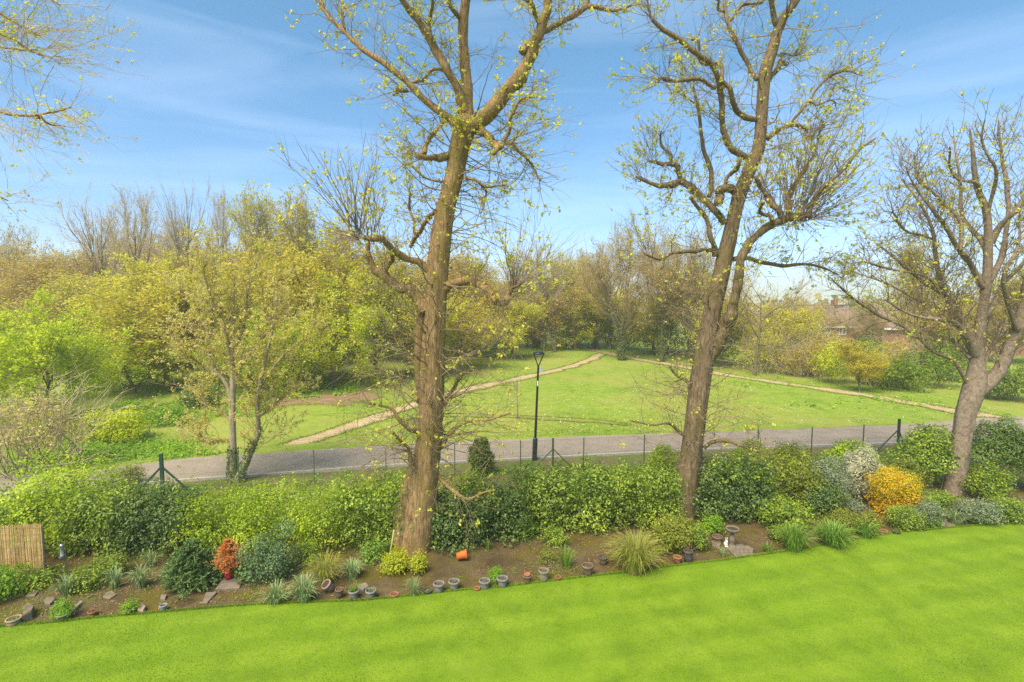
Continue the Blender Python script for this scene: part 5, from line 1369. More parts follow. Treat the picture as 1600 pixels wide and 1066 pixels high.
# ---- houses on lower ground beyond the right-hand bushes
M_brick = rough_mat("red_brick", (0.22, 0.108, 0.066), (0.32, 0.175, 0.115), 14, .85, .2)
M_roof = rough_mat("brown_roof_tiles", (0.165, 0.110, 0.084), (0.25, 0.175, 0.138), 10, .85, .3)
M_glass = flat_mat("window_glass", (0.16, 0.19, 0.23), .12, spec=.8)
M_curtain = flat_mat("net_curtain", (0.55, 0.56, 0.55), .8)
def house(label, px0, px1, py_eave, py_ridge, Y, wins, gable=False, group="brick houses beyond the park"):
    X0, X1 = A(px0, 500, Y)[0], A(px1, 500, Y)[0]
    ze = A(800, py_eave, Y)[2]; zr = A(800, py_ridge, Y)[2]
    xc = (X0 + X1) / 2; wd = X1 - X0; z0 = float(hgt(xc, Y)) - .1
    D_ = 7.5
    t = thing("brick_house", label, "house", (xc, Y + D_ / 2, z0), 0, group)
    H_ = ze - z0; Hr = zr - z0
    # openings through the front wall: wall built as strips around them
    mb = MB(); cx = sorted([( (A(w_[0], 500, Y)[0] - xc), (A(w_[1], 500, Y)[0] - xc), A(800, w_[3], Y)[2] - z0, A(800, w_[2], Y)[2] - z0) for w_ in wins])
    xs_ = -wd / 2
    for (a, b_, za, zb) in cx:
        mb.add(*box(((xs_ + a) / 2, -D_ / 2 + .14, H_ / 2), (a - xs_, .28, H_)))
        mb.add(*box(((a + b_) / 2, -D_ / 2 + .14, za / 2), (b_ - a, .28, za)))
        mb.add(*box(((a + b_) / 2, -D_ / 2 + .14, (zb + H_) / 2), (b_ - a, .28, H_ - zb)))
        xs_ = b_
    mb.add(*box(((xs_ + wd / 2) / 2, -D_ / 2 + .14, H_ / 2), (wd / 2 - xs_, .28, H_)))
    mb.add(*box((0, D_ / 2 - .14, H_ / 2), (wd, .28, H_)))
    for sg in (-1, 1):
        mb.add(*box((sg * (wd / 2 - .14), 0, H_ / 2), (.276, D_ - .57, H_)))
        V = np.array([[sg * (wd / 2 - .28), -D_ / 2 + .3, H_], [sg * (wd / 2 - .28), D_ / 2 - .3, H_], [sg * (wd / 2 - .28), 0, Hr - .25], [sg * (wd / 2 - .003), -D_ / 2 + .3, H_], [sg * (wd / 2 - .003), D_ / 2 - .3, H_], [sg * (wd / 2 - .003), 0, Hr - .25]])
        mb.add(V, np.array([[0, 1, 2], [3, 5, 4]])); mb.add(V, np.array([[0, 3, 4, 1], [1, 4, 5, 2], [2, 5, 3, 0]]))
    mb.build("wall", M_brick, t, smooth=False)
    mb = MB(); ov = .35
    for sg in (-1, 1):
        y_e = sg * (D_ / 2 + ov); ze_ = H_ - ov * (Hr - H_) / (D_ / 2)
        n_c = 9
        for c in range(n_c):          # courses of tiles, each lapped over the one below
            f0, f1 = c / n_c, (c + 1.12) / n_c
            f1 = min(f1, 1.0)
            ya, yb = y_e * (1 - f0), y_e * (1 - f1); za, zb = ze_ + (Hr - ze_) * f0, ze_ + (Hr - ze_) * f1
            V = np.array([[-wd / 2 - .25, ya, za + .10], [wd / 2 + .25, ya, za + .10], [wd / 2 + .25, yb, zb + .05], [-wd / 2 - .25, yb, zb + .05], [-wd / 2 - .25, ya, za + .04], [wd / 2 + .25, ya, za + .04]])
            mb.add(V, np.array([[0, 1, 2, 3], [4, 5, 1, 0]]))
    mb.build("roof", M_roof, t, smooth=False)
    mb = MB(); mb.add(*box((0, -D_ / 2 - ov - .03, H_ - .22), (wd + .5, .10, .24))); mb.build("fascia", M_white, t, smooth=False)
    mb = MB(); mb.add(*box((0, 0, Hr + .05), (wd + .45, .3, .14))); mb.build("ridge", M_roof, t, smooth=False)
    mb = MB(); mb.add(*box((wd * .3, .3, Hr + .35), (.7, .9, 1.3))); mb.add(*capped(np.array([wd * .3, .3, Hr + .95]), np.array([wd * .3, .3, Hr + 1.3]), .14, .12, 8)[:2]); mb.build("chimney", M_brick, t, smooth=False)
    for (a, b_, za, zb) in cx:
        mb = MB(); yf = -D_ / 2 + .06; fw = .09
        for (c, s) in ((((a + b_) / 2, yf, za + fw / 2), (b_ - a, .09, fw)), (((a + b_) / 2, yf, zb - fw / 2), (b_ - a, .09, fw)), ((a + fw / 2, yf, (za + zb) / 2), (fw, .086, zb - za - 2 * fw)), ((b_ - fw / 2, yf, (za + zb) / 2), (fw, .086, zb - za - 2 * fw)), (((a + b_) / 2, yf, (za + zb) / 2), (.06, .08, zb - za - 2 * fw))):
            mb.add(*box(c, s))
        wn = mb.build("window", M_white, t, smooth=False)
        mb = MB(); mb.add(*box(((a + b_) / 2, yf + .05, (za + zb) / 2), (b_ - a - .1, .02, zb - za - .1))); mb.build("pane", M_glass, wn, smooth=False)
        mb = MB(); mb.add(*box(((a + b_) / 2 - (b_ - a) * .2, yf + .12, (za + zb) / 2), ((b_ - a) * .35, .02, zb - za - .1))); mb.build("curtain", M_curtain, wn, smooth=False)
    return t
house("brown-roofed brick house with two white windows, left of the sycamore", 1262, 1342, 509, 478, 86, [(1290, 1299, 511, 521), (1312, 1323, 512, 523), (1270, 1279, 536, 546)])
house("brick house glimpsed through the yellow trees left of the two-windowed house", 1190, 1256, 512, 488, 92, [(1212, 1222, 515, 525), (1238, 1248, 515, 525)])
house("red brick house mostly hidden by the sycamore branches, nearest the fork", 1382, 1470, 512, 486, 84, [(1418, 1428, 518, 526), (1446, 1456, 518, 526)])
house("red brick house right of the sycamore fork at the picture edge", 1545, 1660, 520, 492, 82, [(1574, 1586, 526, 536), (1610, 1622, 526, 536)])
# ------------------------------------------------------------------ hedge row and shrubs behind the border
HG = "shrubs of the hedge row"
def hedge(x0, x1, pt, pb, dp, lm, leaf, label, seed, lobe=.42, cover=2.3, boxy=True, name="hedge", cat="hedge", **kw):
    return pshrub(x0, x1, pt, pb, dp, name=name, label=label, cat=cat, leafm=lm, leaf=leaf, lobe=lobe, boxy=boxy, cover=cover, seed=seed, group=HG, nmax=19500, **kw)
hedge(-160, 62, 758, 868, 1.6, LF_HEDGE, .085, "leafy hedge behind the reed screen at the left edge", 1)
hedge(48, 156, 716, 872, 2.0, LF_ELDER, .088, "highest bright green mound of the hedge, right of the reed screen", 2, lobe=.5, topv=.25)
hedge(120, 215, 750, 874, 1.5, LF_HEDGE, .085, "mottled green hedge between the bright mound and the dark clipped section", 3)
hedge(200, 306, 752, 872, 1.4, LF_IVY, .075, "dark evergreen section of hedge behind the cane and bushy fir", 4, lobe=.36, extra=(LF_HEDGE, .12, .75, 1.1))
hedge(296, 412, 764, 872, 1.5, LF_ELDER, .066, "lime-green rounded hedge behind the rust-brown dwarf conifer", 5, lobe=.40)
hedge(396, 538, 754, 870, 1.8, LF_ELDER, .066, "bulging lime-green hedge left of the burred lime with a bare brown end", 6, lobe=.46)
hedge(520, 652, 726, 866, 1.5, LF_HEDGE, .075, "taller mid green hedge directly left of the burred lime trunk", 7, lobe=.42, extra=(LF_ELDER, .30, .72, 1.1), topv=.2)
hedge(672, 752, 758, 864, 1.3, LF_IVY, .085, "dark ivy hedge right of the burred lime, above the toppled pot", 8, lobe=.38, extra=(LF_OLIVEHEDGE, .14, .75, 1.0))
hedge(738, 824, 752, 852, 1.3, LF_IVY, .085, "dark ivy hedge with paler top, left of the big laurel", 9, lobe=.38, extra=(LF_OLIVEHEDGE, .20, .70, 1.0))
hedge(806, 942, 714, 836, 1.7, LF_LAUREL, .105, "big glossy laurel hedge, its left and taller half", 10, lobe=.46, aspect=.5)
hedge(924, 1056, 716, 832, 1.6, LF_HEDGE, .088, "broad green hedge between the laurel and the straight forked lime", 11, lobe=.44, aspect=.55)
hedge(1088, 1192, 704, 820, 1.5, LF_IVY, .085, "dark ivy hedge with pale top behind the stone bird bath", 12, lobe=.42, extra=(LF_ELDER, .22, .72, 1.0))
hedge(1178, 1268, 702, 806, 1.5, LF_OLIVEHEDGE, .085, "olive green hedge right of the ivy hedge by the bird bath", 13, lobe=.42, extra=(LF_ELDER, .12, .65, 1.0))
hedge(1284, 1372, 682, 768, 1.6, LF_ELDER, .085, "bright green bush behind the cream variegated shrub", 14, lobe=.42, boxy=False, name="shrub", cat="shrub")
hedge(1254, 1322, 706, 802, 1.2, LF_GREY, .055, "rounded grey-green shrub left of the cream variegated one", 15, lobe=.34, boxy=False, name="shrub", cat="shrub")
hedge(1310, 1380, 694, 794, 1.3, LF_CREAM, .060, "cream variegated rounded shrub beside the orange flowering one", 16, lobe=.36, boxy=False, name="shrub", cat="shrub")
hedge(1398, 1492, 656, 772, 1.7, LF_HEDGE, .095, "tall mid green shrub touching the left of the sycamore trunk", 17, lobe=.48, boxy=False, name="shrub", cat="shrub", extra=(LF_ELDER, .25, .6, 1.0))
hedge(1380, 1440, 716, 786, 1.0, LF_OLIVEHEDGE, .065, "brownish green shrub just behind the orange flowering one", 18, lobe=.32, boxy=False, name="shrub", cat="shrub")
hedge(1512, 1612, 640, 776, 1.8, LF_PARKDK, .085, "large dark grey-green shrub right of the sycamore trunk", 19, lobe=.46, boxy=False, name="shrub", cat="shrub")
hedge(1590, 1720, 640, 790, 1.8, LF_PARKDK, .085, "large dark shrub at the right picture edge", 20, lobe=.46, boxy=False, name="shrub", cat="shrub")
hedge(1505, 1575, 728, 786, 1.0, LF_HEDGE, .075, "low green shrub with pale flower heads right of the sycamore foot", 21, lobe=.32, boxy=False, name="shrub", cat="shrub", extra=(LF_YELLOWG, .10, .5, .9))
# stragglers behind the hedge top
for k, (a, b_, pt, pb, lm, lab) in enumerate([
    (188, 222, 728, 765, LF_OLIVEHEDGE, "small twiggy bush against the fence left of the dark strainer post"),
    (1015, 1060, 690, 760, LF_ELDER, "light green bush behind the hedge left of the straight forked lime"),
    (1140, 1200, 684, 745, LF_ELDER, "light green bush behind the ivy hedge at the fence"),
    (1200, 1262, 690, 745, LF_OLIVEHEDGE, "olive bush at the fence behind the olive hedge"),
    (700, 760, 738, 780, LF_ELDER, "bright low bush behind the dark ivy hedge")]):
    pshrub(a, b_, pt, pb, 1.0, name="bush", label=lab, cat="bush", leafm=lm, leaf=.08, lobe=.3, cover=1.6, seed=60 + k, group="bushes between hedge and fence")
# weeds on the rough ground between hedge and fence
rng = np.random.default_rng(31); n_ = 15000
X = rng.uniform(-15, 18, n_); Y = hedge_y(X) + rng.uniform(1.0, 6.0, n_); k = (Y < ynear(X) - .4) & (noise2(X * .8, Y * .8, 71) > -.15)
X, Y = X[k], Y[k]
P = np.stack([X, Y, np.abs(rng.normal(0, .16, len(X))) * (1 + .6 * noise2(X, Y, 72)) + .03], 1)
V, F = leaf_mesh(rng, P, np.array([0, -.2, 1]) + rng.normal(0, .5, P.shape), .09 * rng.uniform(.6, 1.3, len(P)), .7)
tag(MB().add(V, F).build("weeds", LF_FERN, stuff=True), "patchy green weeds on the rough ground behind the hedge")

# ------------------------------------------------------------------ border shrubs
BG = "shrubs planted in the border"
def bsh(x0, x1, pt, pb, dp, lm, leaf, label, seed, lobe=.22, cover=2.2, **kw):
    return pshrub(x0, x1, pt, pb, dp, name=kw.pop('name', "shrub"), label=label, cat=kw.pop('cat', "shrub"), leafm=lm, leaf=leaf, lobe=lobe, cover=cover, seed=seed, group=BG, **kw)
bsh(1366, 1416, 726, 812, .9, LF_GOLD, .055, "orange-yellow flowering shrub, the only one of its colour", 200, lobe=.26, boxy=True, topv=.12, extra=(LF_YELLOWG, .30, .45, 1.0))
bsh(1385, 1424, 788, 832, .6, LF_HEDGE, .05, "green leafy shrub at the foot of the orange flowering one", 201)
bsh(1424, 1466, 778, 828, .7, LF_GREY, .045, "greyish thin shrub right of the orange flowering one", 202, cover=1.4)
bsh(1180, 1266, 776, 836, 1.2, LF_HEDGE, .075, "rounded mid green shrub in the border right of the bird bath", 203, lobe=.3, extra=(LF_ELDER, .2, .4, 1.0))
bsh(1256, 1312, 752, 814, 1.0, LF_IVY, .065, "dark shrub below the rounded grey-green one", 204, lobe=.28)
bsh(1290, 1345, 796, 838, .8, LF_OLIVEHEDGE, .055, "brownish low shrub above the broad strap-leaved clump", 205)
bsh(1440, 1500, 768, 812, .9, LF_HEDGE, .07, "green shrub at the left foot of the sycamore", 206)
bsh(1486, 1560, 778, 826, .9, LF_GREY, .055, "pale grey-green spreading shrub before the sycamore foot", 207, cover=1.6)
bsh(1540, 1605, 776, 822, .9, LF_HEDGE, .06, "green shrub beside the pinkish stone at the right edge", 208)
bsh(1600, 1690, 774, 818, 1.0, LF_GREY, .06, "grey-green shrub beyond the right picture edge of the border", 209)
bsh(398, 452, 830, 916, .9, LF_BLUE, .06, "dark blue-green bushy shrub right of the rust-brown dwarf conifer", 210, lobe=.3, boxy=True, topv=.3)
bsh(846, 886, 826, 858, .7, LF_HEDGE, .055, "small green shrub in front of the laurel's foot", 211, lobe=.2, cover=1.7)
bsh(838, 872, 858, 886, .5, LF_OLIVEHEDGE, .035, "sparse low plant on the mossy soil below the small green shrub", 212, lobe=.14, cover=.6)
bsh(1016, 1086, 806, 872, 1.0, LF_OLIVEHEDGE, .065, "leafy yellowish shrub hiding the straight lime's foot", 213, lobe=.26, extra=(LF_YELLOWG, .25, .4, .9))
bsh(1080, 1100, 812, 866, .6, LF_HEDGE, .055, "small green shrub right beside the straight lime's foot", 214, lobe=.18)
bsh(596, 640, 862, 902, .6, LF_YELLOWG, .055, "yellow-green shrub at the left foot of the burred lime", 215, lobe=.2)
bsh(643, 664, 866, 902, .4, LF_YELLOWG, .05, "smaller yellow-green shrub at the right foot of the burred lime", 216, lobe=.15)
bsh(-30, 42, 888, 948, 1.0, LF_FERN, .075, "bright leafy plant below the reed screen", 217, lobe=.24, name="leafy_plant", cat="plant", cover=1.7)
bsh(36, 96, 890, 925, .8, LF_HEDGE, .065, "low green plant between the reed screen and the feeder pole", 218, lobe=.2, name="leafy_plant", cat="plant", cover=1.4)
bsh(116, 160, 888, 932, .7, LF_HEDGE, .06, "low mid green plant just right of the feeder pole", 219, lobe=.2, name="leafy_plant", cat="plant", cover=1.4)
bsh(562, 612, 846, 886, .8, LF_AGAP, .07, "low green plant under the hedge beside the yellow cane", 220, lobe=.2, name="leafy_plant", cat="plant", cover=1.2)
bsh(1096, 1128, 808, 840, .7, LF_FERN, .06, "fresh green low plant left of the bird bath", 221, lobe=.2, name="leafy_plant", cat="plant", cover=1.6)
bsh(764, 786, 889, 913, .45, LF_FERN, .032, "small bright green dome plant behind two grey pots", 222, lobe=.14, name="leafy_plant", cat="plant", cover=2.6)
bsh(800, 840, 816, 846, .7, LF_FERN, .06, "fresh green low plant at the left foot of the laurel", 223, lobe=.2, name="leafy_plant", cat="plant", cover=1.3)
bsh(560, 640, 796, 850, .4, LF_HEDGE, .07, "green shoots at the hedge foot left of the burred lime trunk", 224, lobe=.24, cover=.9)

for k, (a, b_, pt, pb, lm, lab) in enumerate([
    (1408, 1442, 800, 834, LF_HEDGE, "low green plant behind the dark pot between the terracotta bowls"),
    (1392, 1440, 776, 806, LF_OLIVEHEDGE, "thin olive shrub behind the orange flowering one's foot"),
    (1436, 1466, 806, 826, LF_FERN, "low fresh green plant left of the larger pale stepping stone"),
    (1510, 1548, 798, 822, LF_HEDGE, "low green plant between the smaller stepping stone and the pinkish stone"),
    (1560, 1612, 790, 818, LF_GREY, "low greyish plant behind the pinkish stone"),
    (1318, 1352, 780, 812, LF_GREY, "greyish low shrub under the cream variegated one"),
    (1340, 1372, 800, 834, LF_OLIVEHEDGE, "low olive plant left of the orange flowering shrub's foot"),
    (1200, 1240, 822, 850, LF_HEDGE, "low green plant in front of the rounded border shrub's left side"),
    (452, 500, 846, 886, LF_HEDGE, "green shrub under the lime hedge right of the blue-green bushy one"),
    (312, 338, 866, 906, LF_HEDGE, "green shoots between the bushy fir and the rust-brown dwarf conifer"),
    (140, 200, 868, 906, LF_HEDGE, "low green growth under the hedge left of the iris clumps"),
    (370, 392, 878, 908, LF_FERN, "small green plant right of the red pot")]):
    bsh(a, b_, pt, pb, .6, lm, .055, lab, 240 + k, lobe=.18, cover=1.5, name="leafy_plant", cat="plant")

# ------------------------------------------------------------------ strap-leaved clumps
def clump(name, label, cat, px, py, wpx, hpx, m, n_, wid=.022, seed=0, droop=.55, dead=0.0, group=None):
    rng = np.random.default_rng(seed + 900)
    g = G(px, py); Y = g[1]; r = wpx * Y / FPX / 2 * 1.2; h_ = hpx * Y / FPX * 1.15
    a = rng.uniform(0, 6.28, n_); sp_ = np.sqrt(rng.random(n_))
    B = np.stack([np.cos(a) * r * .30 * sp_, np.sin(a) * r * .30 * sp_, np.full(n_, -.02)], 1)
    k = 6
    s = np.linspace(0, 1, k + 1)
    reach = r * rng.uniform(.25, 1.05, n_) * (.35 + .65 * sp_)
    ht = h_ * rng.uniform(.55, 1.1, n_) * (1.05 - .35 * sp_)
    az = a + rng.normal(0, .5, n_)
    out = reach[:, None] * s[None] ** 1.5
    zz = ht[:, None] * (np.sin(s[None] * (1.57 + droop * sp_[:, None] * 1.1)) )
    P = B[:, None, :] + np.stack([np.cos(az)[:, None] * out, np.sin(az)[:, None] * out, zz], -1)
    wv = wid * rng.uniform(.7, 1.2, n_)[:, None] * np.array([.8, 1, 1, .9, .75, .5, .08])[None]
    side = np.stack([-np.sin(az), np.cos(az), 0 * az], 1)[:, None, :] * wv[..., None] * .5
    up = np.zeros_like(P); up[..., 2] = -wv * .3
    V = np.stack([P - side, P + up, P + side], 2)
    idx = np.arange(n_ * (k + 1) * 3).reshape(n_, k + 1, 3)
    F = np.concatenate([np.stack([idx[:, :-1, j], idx[:, :-1, j + 1], idx[:, 1:, j + 1], idx[:, 1:, j]], -1).reshape(-1, 4) for j in (0, 1)])
    mb = MB().add(V, F)
    o = mb.build(name, m)
    o.location = (g[0], Y, float(bed_z(g[0], Y)))
    return tag(o, label, cat, group)
CL = "strap-leaved clumps in the border"
for k, row in enumerate([
    ("iris_clump", "grey-green iris clump just left of the bushy fir", 220, 916, 40, 34, LF_IRIS, 90, .03),
    ("iris_clump", "grey-green iris clump behind and left of the other one near the bushy fir", 180, 918, 34, 32, LF_IRIS, 70, .03),
    ("iris_clump", "tall grey-green iris tuft at the foot of the feeder pole", 104, 930, 40, 36, LF_IRIS, 70, .03),
    ("iris_clump", "pale iris clump on the lawn edge, leftmost of the pair below the blue-green shrub", 432, 942, 52, 32, LF_IRIS, 100, .03),
    ("iris_clump", "pale iris clump on the lawn edge next to the leaning pinkish pot", 476, 940, 52, 40, LF_IRIS, 110, .03),
    ("iris_clump", "blue-green iris clump between the sedge clump and the yellow cane", 551, 904, 46, 30, LF_IRIS, 90, .03),
    ("sedge_clump", "brownish sedge clump behind the leaning pinkish pot", 508, 912, 60, 46, LF_SEDGE, 260, .014),
    ("sedge_clump", "big yellowish sedge clump between the brown pots and the straight lime", 992, 893, 96, 60, LF_SEDGE, 620, .016),
    ("sedge_clump", "small pale sedge tuft at the foot of the burred lime by the lawn", 646, 930, 34, 30, LF_IRIS, 90, .012),
    ("spider_plant", "small spiky plant with pale arching leaves on the mossy soil", 884, 886, 40, 36, LF_AGAP, 60, .016),
    ("agapanthus_clump", "broad fresh green strap-leaved clump right of the rounded border shrub", 1300, 852, 76, 36, LF_AGAP, 330, .026),
    ("agapanthus_clump", "fresh green grassy clump on the lawn edge below the rounded border shrub", 1240, 860, 62, 44, LF_AGAP, 260, .02),
    ("agapanthus_clump", "fresh green strap-leaved clump left of the two terracotta bowls", 1352, 840, 44, 28, LF_AGAP, 150, .026),
    ("agapanthus_clump", "small strap-leaved tuft right of the stone slab before the bird bath", 1200, 862, 26, 16, LF_AGAP, 50, .02),
    ("agapanthus_clump", "grey-green strap-leaved clump right of the pale stepping stone", 1492, 818, 44, 22, LF_IRIS, 110, .026),
    ("agapanthus_clump", "strap-leaved clump at the lawn edge near the pinkish stone", 1588, 816, 50, 24, LF_IRIS, 120, .026),
    ("iris_clump", "thin spiky iris shoots under the dark hedge left of the bushy fir", 236, 882, 36, 26, LF_IRIS, 50, .02),
    ("iris_clump", "narrow iris shoots beside the small log by the bird bath", 1130, 868, 18, 16, LF_IRIS, 24, .016),
    ("iris_clump", "few green shoots at the hedge foot right of the toppled orange pot", 762, 860, 16, 24, LF_AGAP, 20, .02),
]):
    nm, lab, px, py, wp, hp, m_, n_, wd = row
    clump(nm, lab, "plant clump", px, py, wp, hp, m_, n_, wd, seed=k, group=CL)

# ------------------------------------------------------------------ conifers
def conifer(name, label, base, w, h, leafm, seed, whorls=11, per=11, nl=2600, size=.05, asp=.3, z0=0.0, parent=None, cat="conifer", trunkm=None, droop=-.05):
    rng = np.random.default_rng(seed)
    t = thing(name, label, cat, base)
    mb = MB(); P = np.array([[0, 0, z0 - .05], [0.01, 0, h * .5], [0, 0, h]]); add_limb(mb, spline(P, 10), np.linspace(.028, .006, 10) * (h / 1.0) ** .5, seed, 7, .05); mb.build("trunk", trunkm or BARK_DARK, t)
    zs = np.repeat(np.linspace(.06, .96, whorls), per); n_ = len(zs)
    az = rng.uniform(0, 6.28, n_)
    D = np.stack([np.cos(az), np.sin(az), rng.normal(.35, .12, n_)], 1)
    L1 = w * .5 * (1 - zs) ** .75 * rng.uniform(.7, 1.2, n_) + .03
    P1 = grow(rng, np.stack([0 * zs, 0 * zs, z0 + zs * (h - z0)], 1), D, L1, 5, .12, droop)
    tb = MB(); V, F = tubes(P1, np.linspace(.006, .002, 6)[None].repeat(n_, 0), 3); tb.add(V, F); tb.build("twigs", TWIG_BROWN, t, stuff=True)
    B, D2, i, tt_, lp = sprout(rng, P1, n_ * 4, .15, 1, 42); P2 = grow(rng, B, D2, lp * .45 * rng.uniform(.5, 1.2, n_ * 4), 3, .15, droop)
    lf = MB()
    for PP, m_ in ((P1, nl // 3), (P2, nl)):
        i = rng.integers(0, len(PP), m_); c, T = along(PP, i, rng.uniform(.1, 1, m_))
        X = nrm(T + rng.normal(0, .5, T.shape)); N = nrm(np.cross(X, rng.normal(0, 1, X.shape)) + [0, 0, .6])
        V, F = leaf_mesh(rng, c + X * size * .4, N, size * rng.uniform(.7, 1.3, m_), asp, X); lf.add(V, F)
    lf.build("foliage", leafm, t, stuff=True)
    return t
g = G(284, 926); conifer("fir_bush", "dark green bushy fir in the border below the hedge", (g[0], g[1] + .4, -.03), 88 * g[1] / FPX, 76 * g[1] / FPX, LF_FIR, 5, 12, 20, 9000, .085, .35)
g = G(355, 909)
M_red = flat_mat("red_glaze", (0.42, 0.012, 0.030), .3, spec=.5)
CON = (g[0], g[1], .03)

# ------------------------------------------------------------------ pots and ornaments
M_grey = rough_mat("grey_stone_pot", (0.125, 0.118, 0.104), (0.235, 0.225, 0.205), 10, .85, .3)
M_greyb = rough_mat("grey_blue_pot", (0.19, 0.20, 0.22), (0.30, 0.31, 0.34), 6, .6, .2)
M_beige = rough_mat("beige_pot", (0.145, 0.125, 0.092), (0.23, 0.205, 0.155), 8, .8, .25)
M_terra = rough_mat("terracotta", (0.24, 0.090, 0.040), (0.36, 0.165, 0.085), 8, .85, .3)
M_orange = rough_mat("orange_pot", (0.42, 0.105, 0.018), (0.50, 0.150, 0.034), 4, .6, .1)
M_brownp = rough_mat("brown_pot", (0.105, 0.070, 0.048), (0.19, 0.135, 0.095), 6, .6, .2)
M_darkp = rough_mat("dark_pot", (0.045, 0.042, 0.042), (0.10, 0.092, 0.088), 6, .6, .2)
M_pinkp = rough_mat("pinkish_pot", (0.24, 0.165, 0.125), (0.33, 0.245, 0.195), 8, .8, .3)
M_blue = rough_mat("pale_blue_rim", (0.40, 0.50, 0.52), (0.55, 0.63, 0.64), 6, .5, .1)
M_compost = rough_mat("compost", (0.035, 0.025, 0.018), (0.10, 0.072, 0.050), 40, .95, .9, c2=(0.2, .15, .1))
M_stone = rough_mat("weathered_stone", (0.095, 0.074, 0.050), (0.165, 0.132, 0.094), 7, .9, .5, c2=(0.22, .18, .135))
M_slab = rough_mat("paving_stone", (0.115, 0.092, 0.068), (0.165, 0.135, 0.104), 5, .9, .4, c2=(0.20, .17, .135))
M_statue = rough_mat("white_statue", (0.5, 0.48, 0.45), (0.66, 0.64, 0.60), 10, .6, .1)
M_reed = rough_mat("reed", (0.52, 0.33, 0.13), (0.72, 0.50, 0.24), 4, .7, .2)
M_cane = rough_mat("bamboo_cane", (0.30, 0.25, 0.10), (0.45, 0.38, 0.17), 8, .6, .1)
M_wood = rough_mat("grey_timber", (0.14, 0.11, 0.085), (0.24, 0.195, 0.155), 6, .85, .3)
M_metal = flat_mat("dull_metal", (0.32, 0.34, 0.36), .35, .6)

def pot(name, label, px, py, wpx, m, hr=1.0, style='taper', plant=None, rim=None, group="flower pots along the lawn edge", soil=True, tilt=None, cat="flower pot", z=None):
    g = G(px, py); Y = g[1]
    Rm = wpx * Y / FPX / 2 / math.sqrt(1 + ((px - 800) / FPX) ** 2)
    H_ = 2 * Rm * hr
    t = thing(name, label, cat, (g[0], Y + Rm * .7, (float(bed_z(g[0], Y + Rm)) - .015) if z is None else z), 0, group)
    if tilt is not None:
        t.rotation_euler = tilt[0]
        t.location.z += tilt[1]
    b = Rm * (.66 if style == 'taper' else .86)
    rt = Rm * .10
    sh = [(0.001, 0), (b, 0), (b + (Rm * .88 - b) * .5, H_ * .42), (Rm * .88, H_ * .80)]
    lip = [(Rm * .88, H_ * .795), (Rm * 1.0, H_ * .82), (Rm * 1.03, H_ * .92), (Rm * .98, H_), (Rm * .80, H_), (Rm * .78, H_ * .93)]
    inn = [(Rm * .78, H_ * .93), (Rm * .76, H_ * .6), (b * .8, H_ * .12), (.001, H_ * .1)]
    MB().add(*lathe(sh, 18)).add(*lathe(inn, 18)).build("pot_wall", m, t)
    MB().add(*lathe(lip, 18)).build("rim", rim or m, t)
    if soil:
        rng = np.random.default_rng(int(px * 7 + py))
        n_ = 14; prof = np.array([(Rm * .77, H_ * .80), (Rm * .5, H_ * .83), (Rm * .25, H_ * .85), (.001, H_ * .84)])
        V, F = lathe(prof, n_); V[:, 2] += rng.normal(0, H_ * .015, len(V)); MB().add(V, F).build("soil", M_compost, t)
    if plant:
        kind, lm, pw, ph, n_, ls = plant
        rng = np.random.default_rng(int(px * 3 + py))
        pw = pw * Y / FPX; ph = ph * Y / FPX
        if kind == 'dome':
            q = rng.normal(0, 1, (n_, 3)); q[:, 2] = np.abs(q[:, 2]); q = nrm(q)
            c = q * [pw / 2, pw / 2, ph] * rng.uniform(.45, 1.1, (n_, 1)) + [0, 0, H_ * .82]
            MB().add(*leaf_mesh(rng, c, q + rng.normal(0, .5, q.shape) + [0, 0, .4], ls * rng.uniform(.6, 1.3, n_), .6)).build("plant", lm, t, stuff=True)
        else:
            B = np.stack([rng.normal(0, Rm * .25, n_), rng.normal(0, Rm * .25, n_), np.full(n_, H_ * .8)], 1)
            D = np.stack([rng.normal(0, .45, n_), rng.normal(0, .45, n_), np.ones(n_)], 1)
            P1 = grow(rng, B, D, ph * rng.uniform(.5, 1.2, n_), 5, .15, -.04)
            mb = MB(); V, F = tubes(P1, np.linspace(.004, .0015, 6)[None].repeat(n_, 0), 3); mb.add(V, F)
            leaves_on(rng, P1, n_ * 9, .15, 1, ls, .35, mb, .008, 2)
            mb.build("plant", lm, t, stuff=True)
    return t
conifer("dwarf_conifer", "rust-brown dead dwarf conifer growing in the red pot", (CON[0], CON[1] + .11, .03), 46 * g[1] / FPX, 64 * g[1] / FPX + .02, LF_RUST, 15, 12, 13, 4200, .055, .32, z0=.30, droop=.02)
pot("red_pot", "bright red pot under the rust-brown dwarf conifer", 355, 909, 17, M_red, 1.0, z=.03, group="flower pots in the border")
LP = "flower pots along the lawn edge"
pot("stone_planter", "wide pale stone bowl at the far left of the lawn edge", 15, 979, 30, M_pinkp, .55, 'bowl', ('dome', LF_FERN, 16, 3, 60, .035), cat="planter")
pot("flower_pot", "wide pot with pale blue rim holding a feathery green plant", 93, 971, 28, M_brownp, .62, 'bowl', ('dome', LF_FERN, 34, 26, 700, .05), rim=M_blue)
pot("flower_pot", "small terracotta pot with reddish sprig, between the feathery plant and the low bright green one", 141, 964, 17, M_terra, .75, 'taper', ('spray', LF_DEAD, 16, 9, 14, .03))
pot("flower_pot", "dark pot with a low bright green plant at the left lawn edge", 200, 960, 20, M_darkp, .65, 'bowl', ('dome', LF_FERN, 30, 15, 520, .04))
pot("flower_pot", "small grey-blue pot with a pale sprig leaning beside it", 253, 955, 14, M_greyb, .95, 'taper', None)
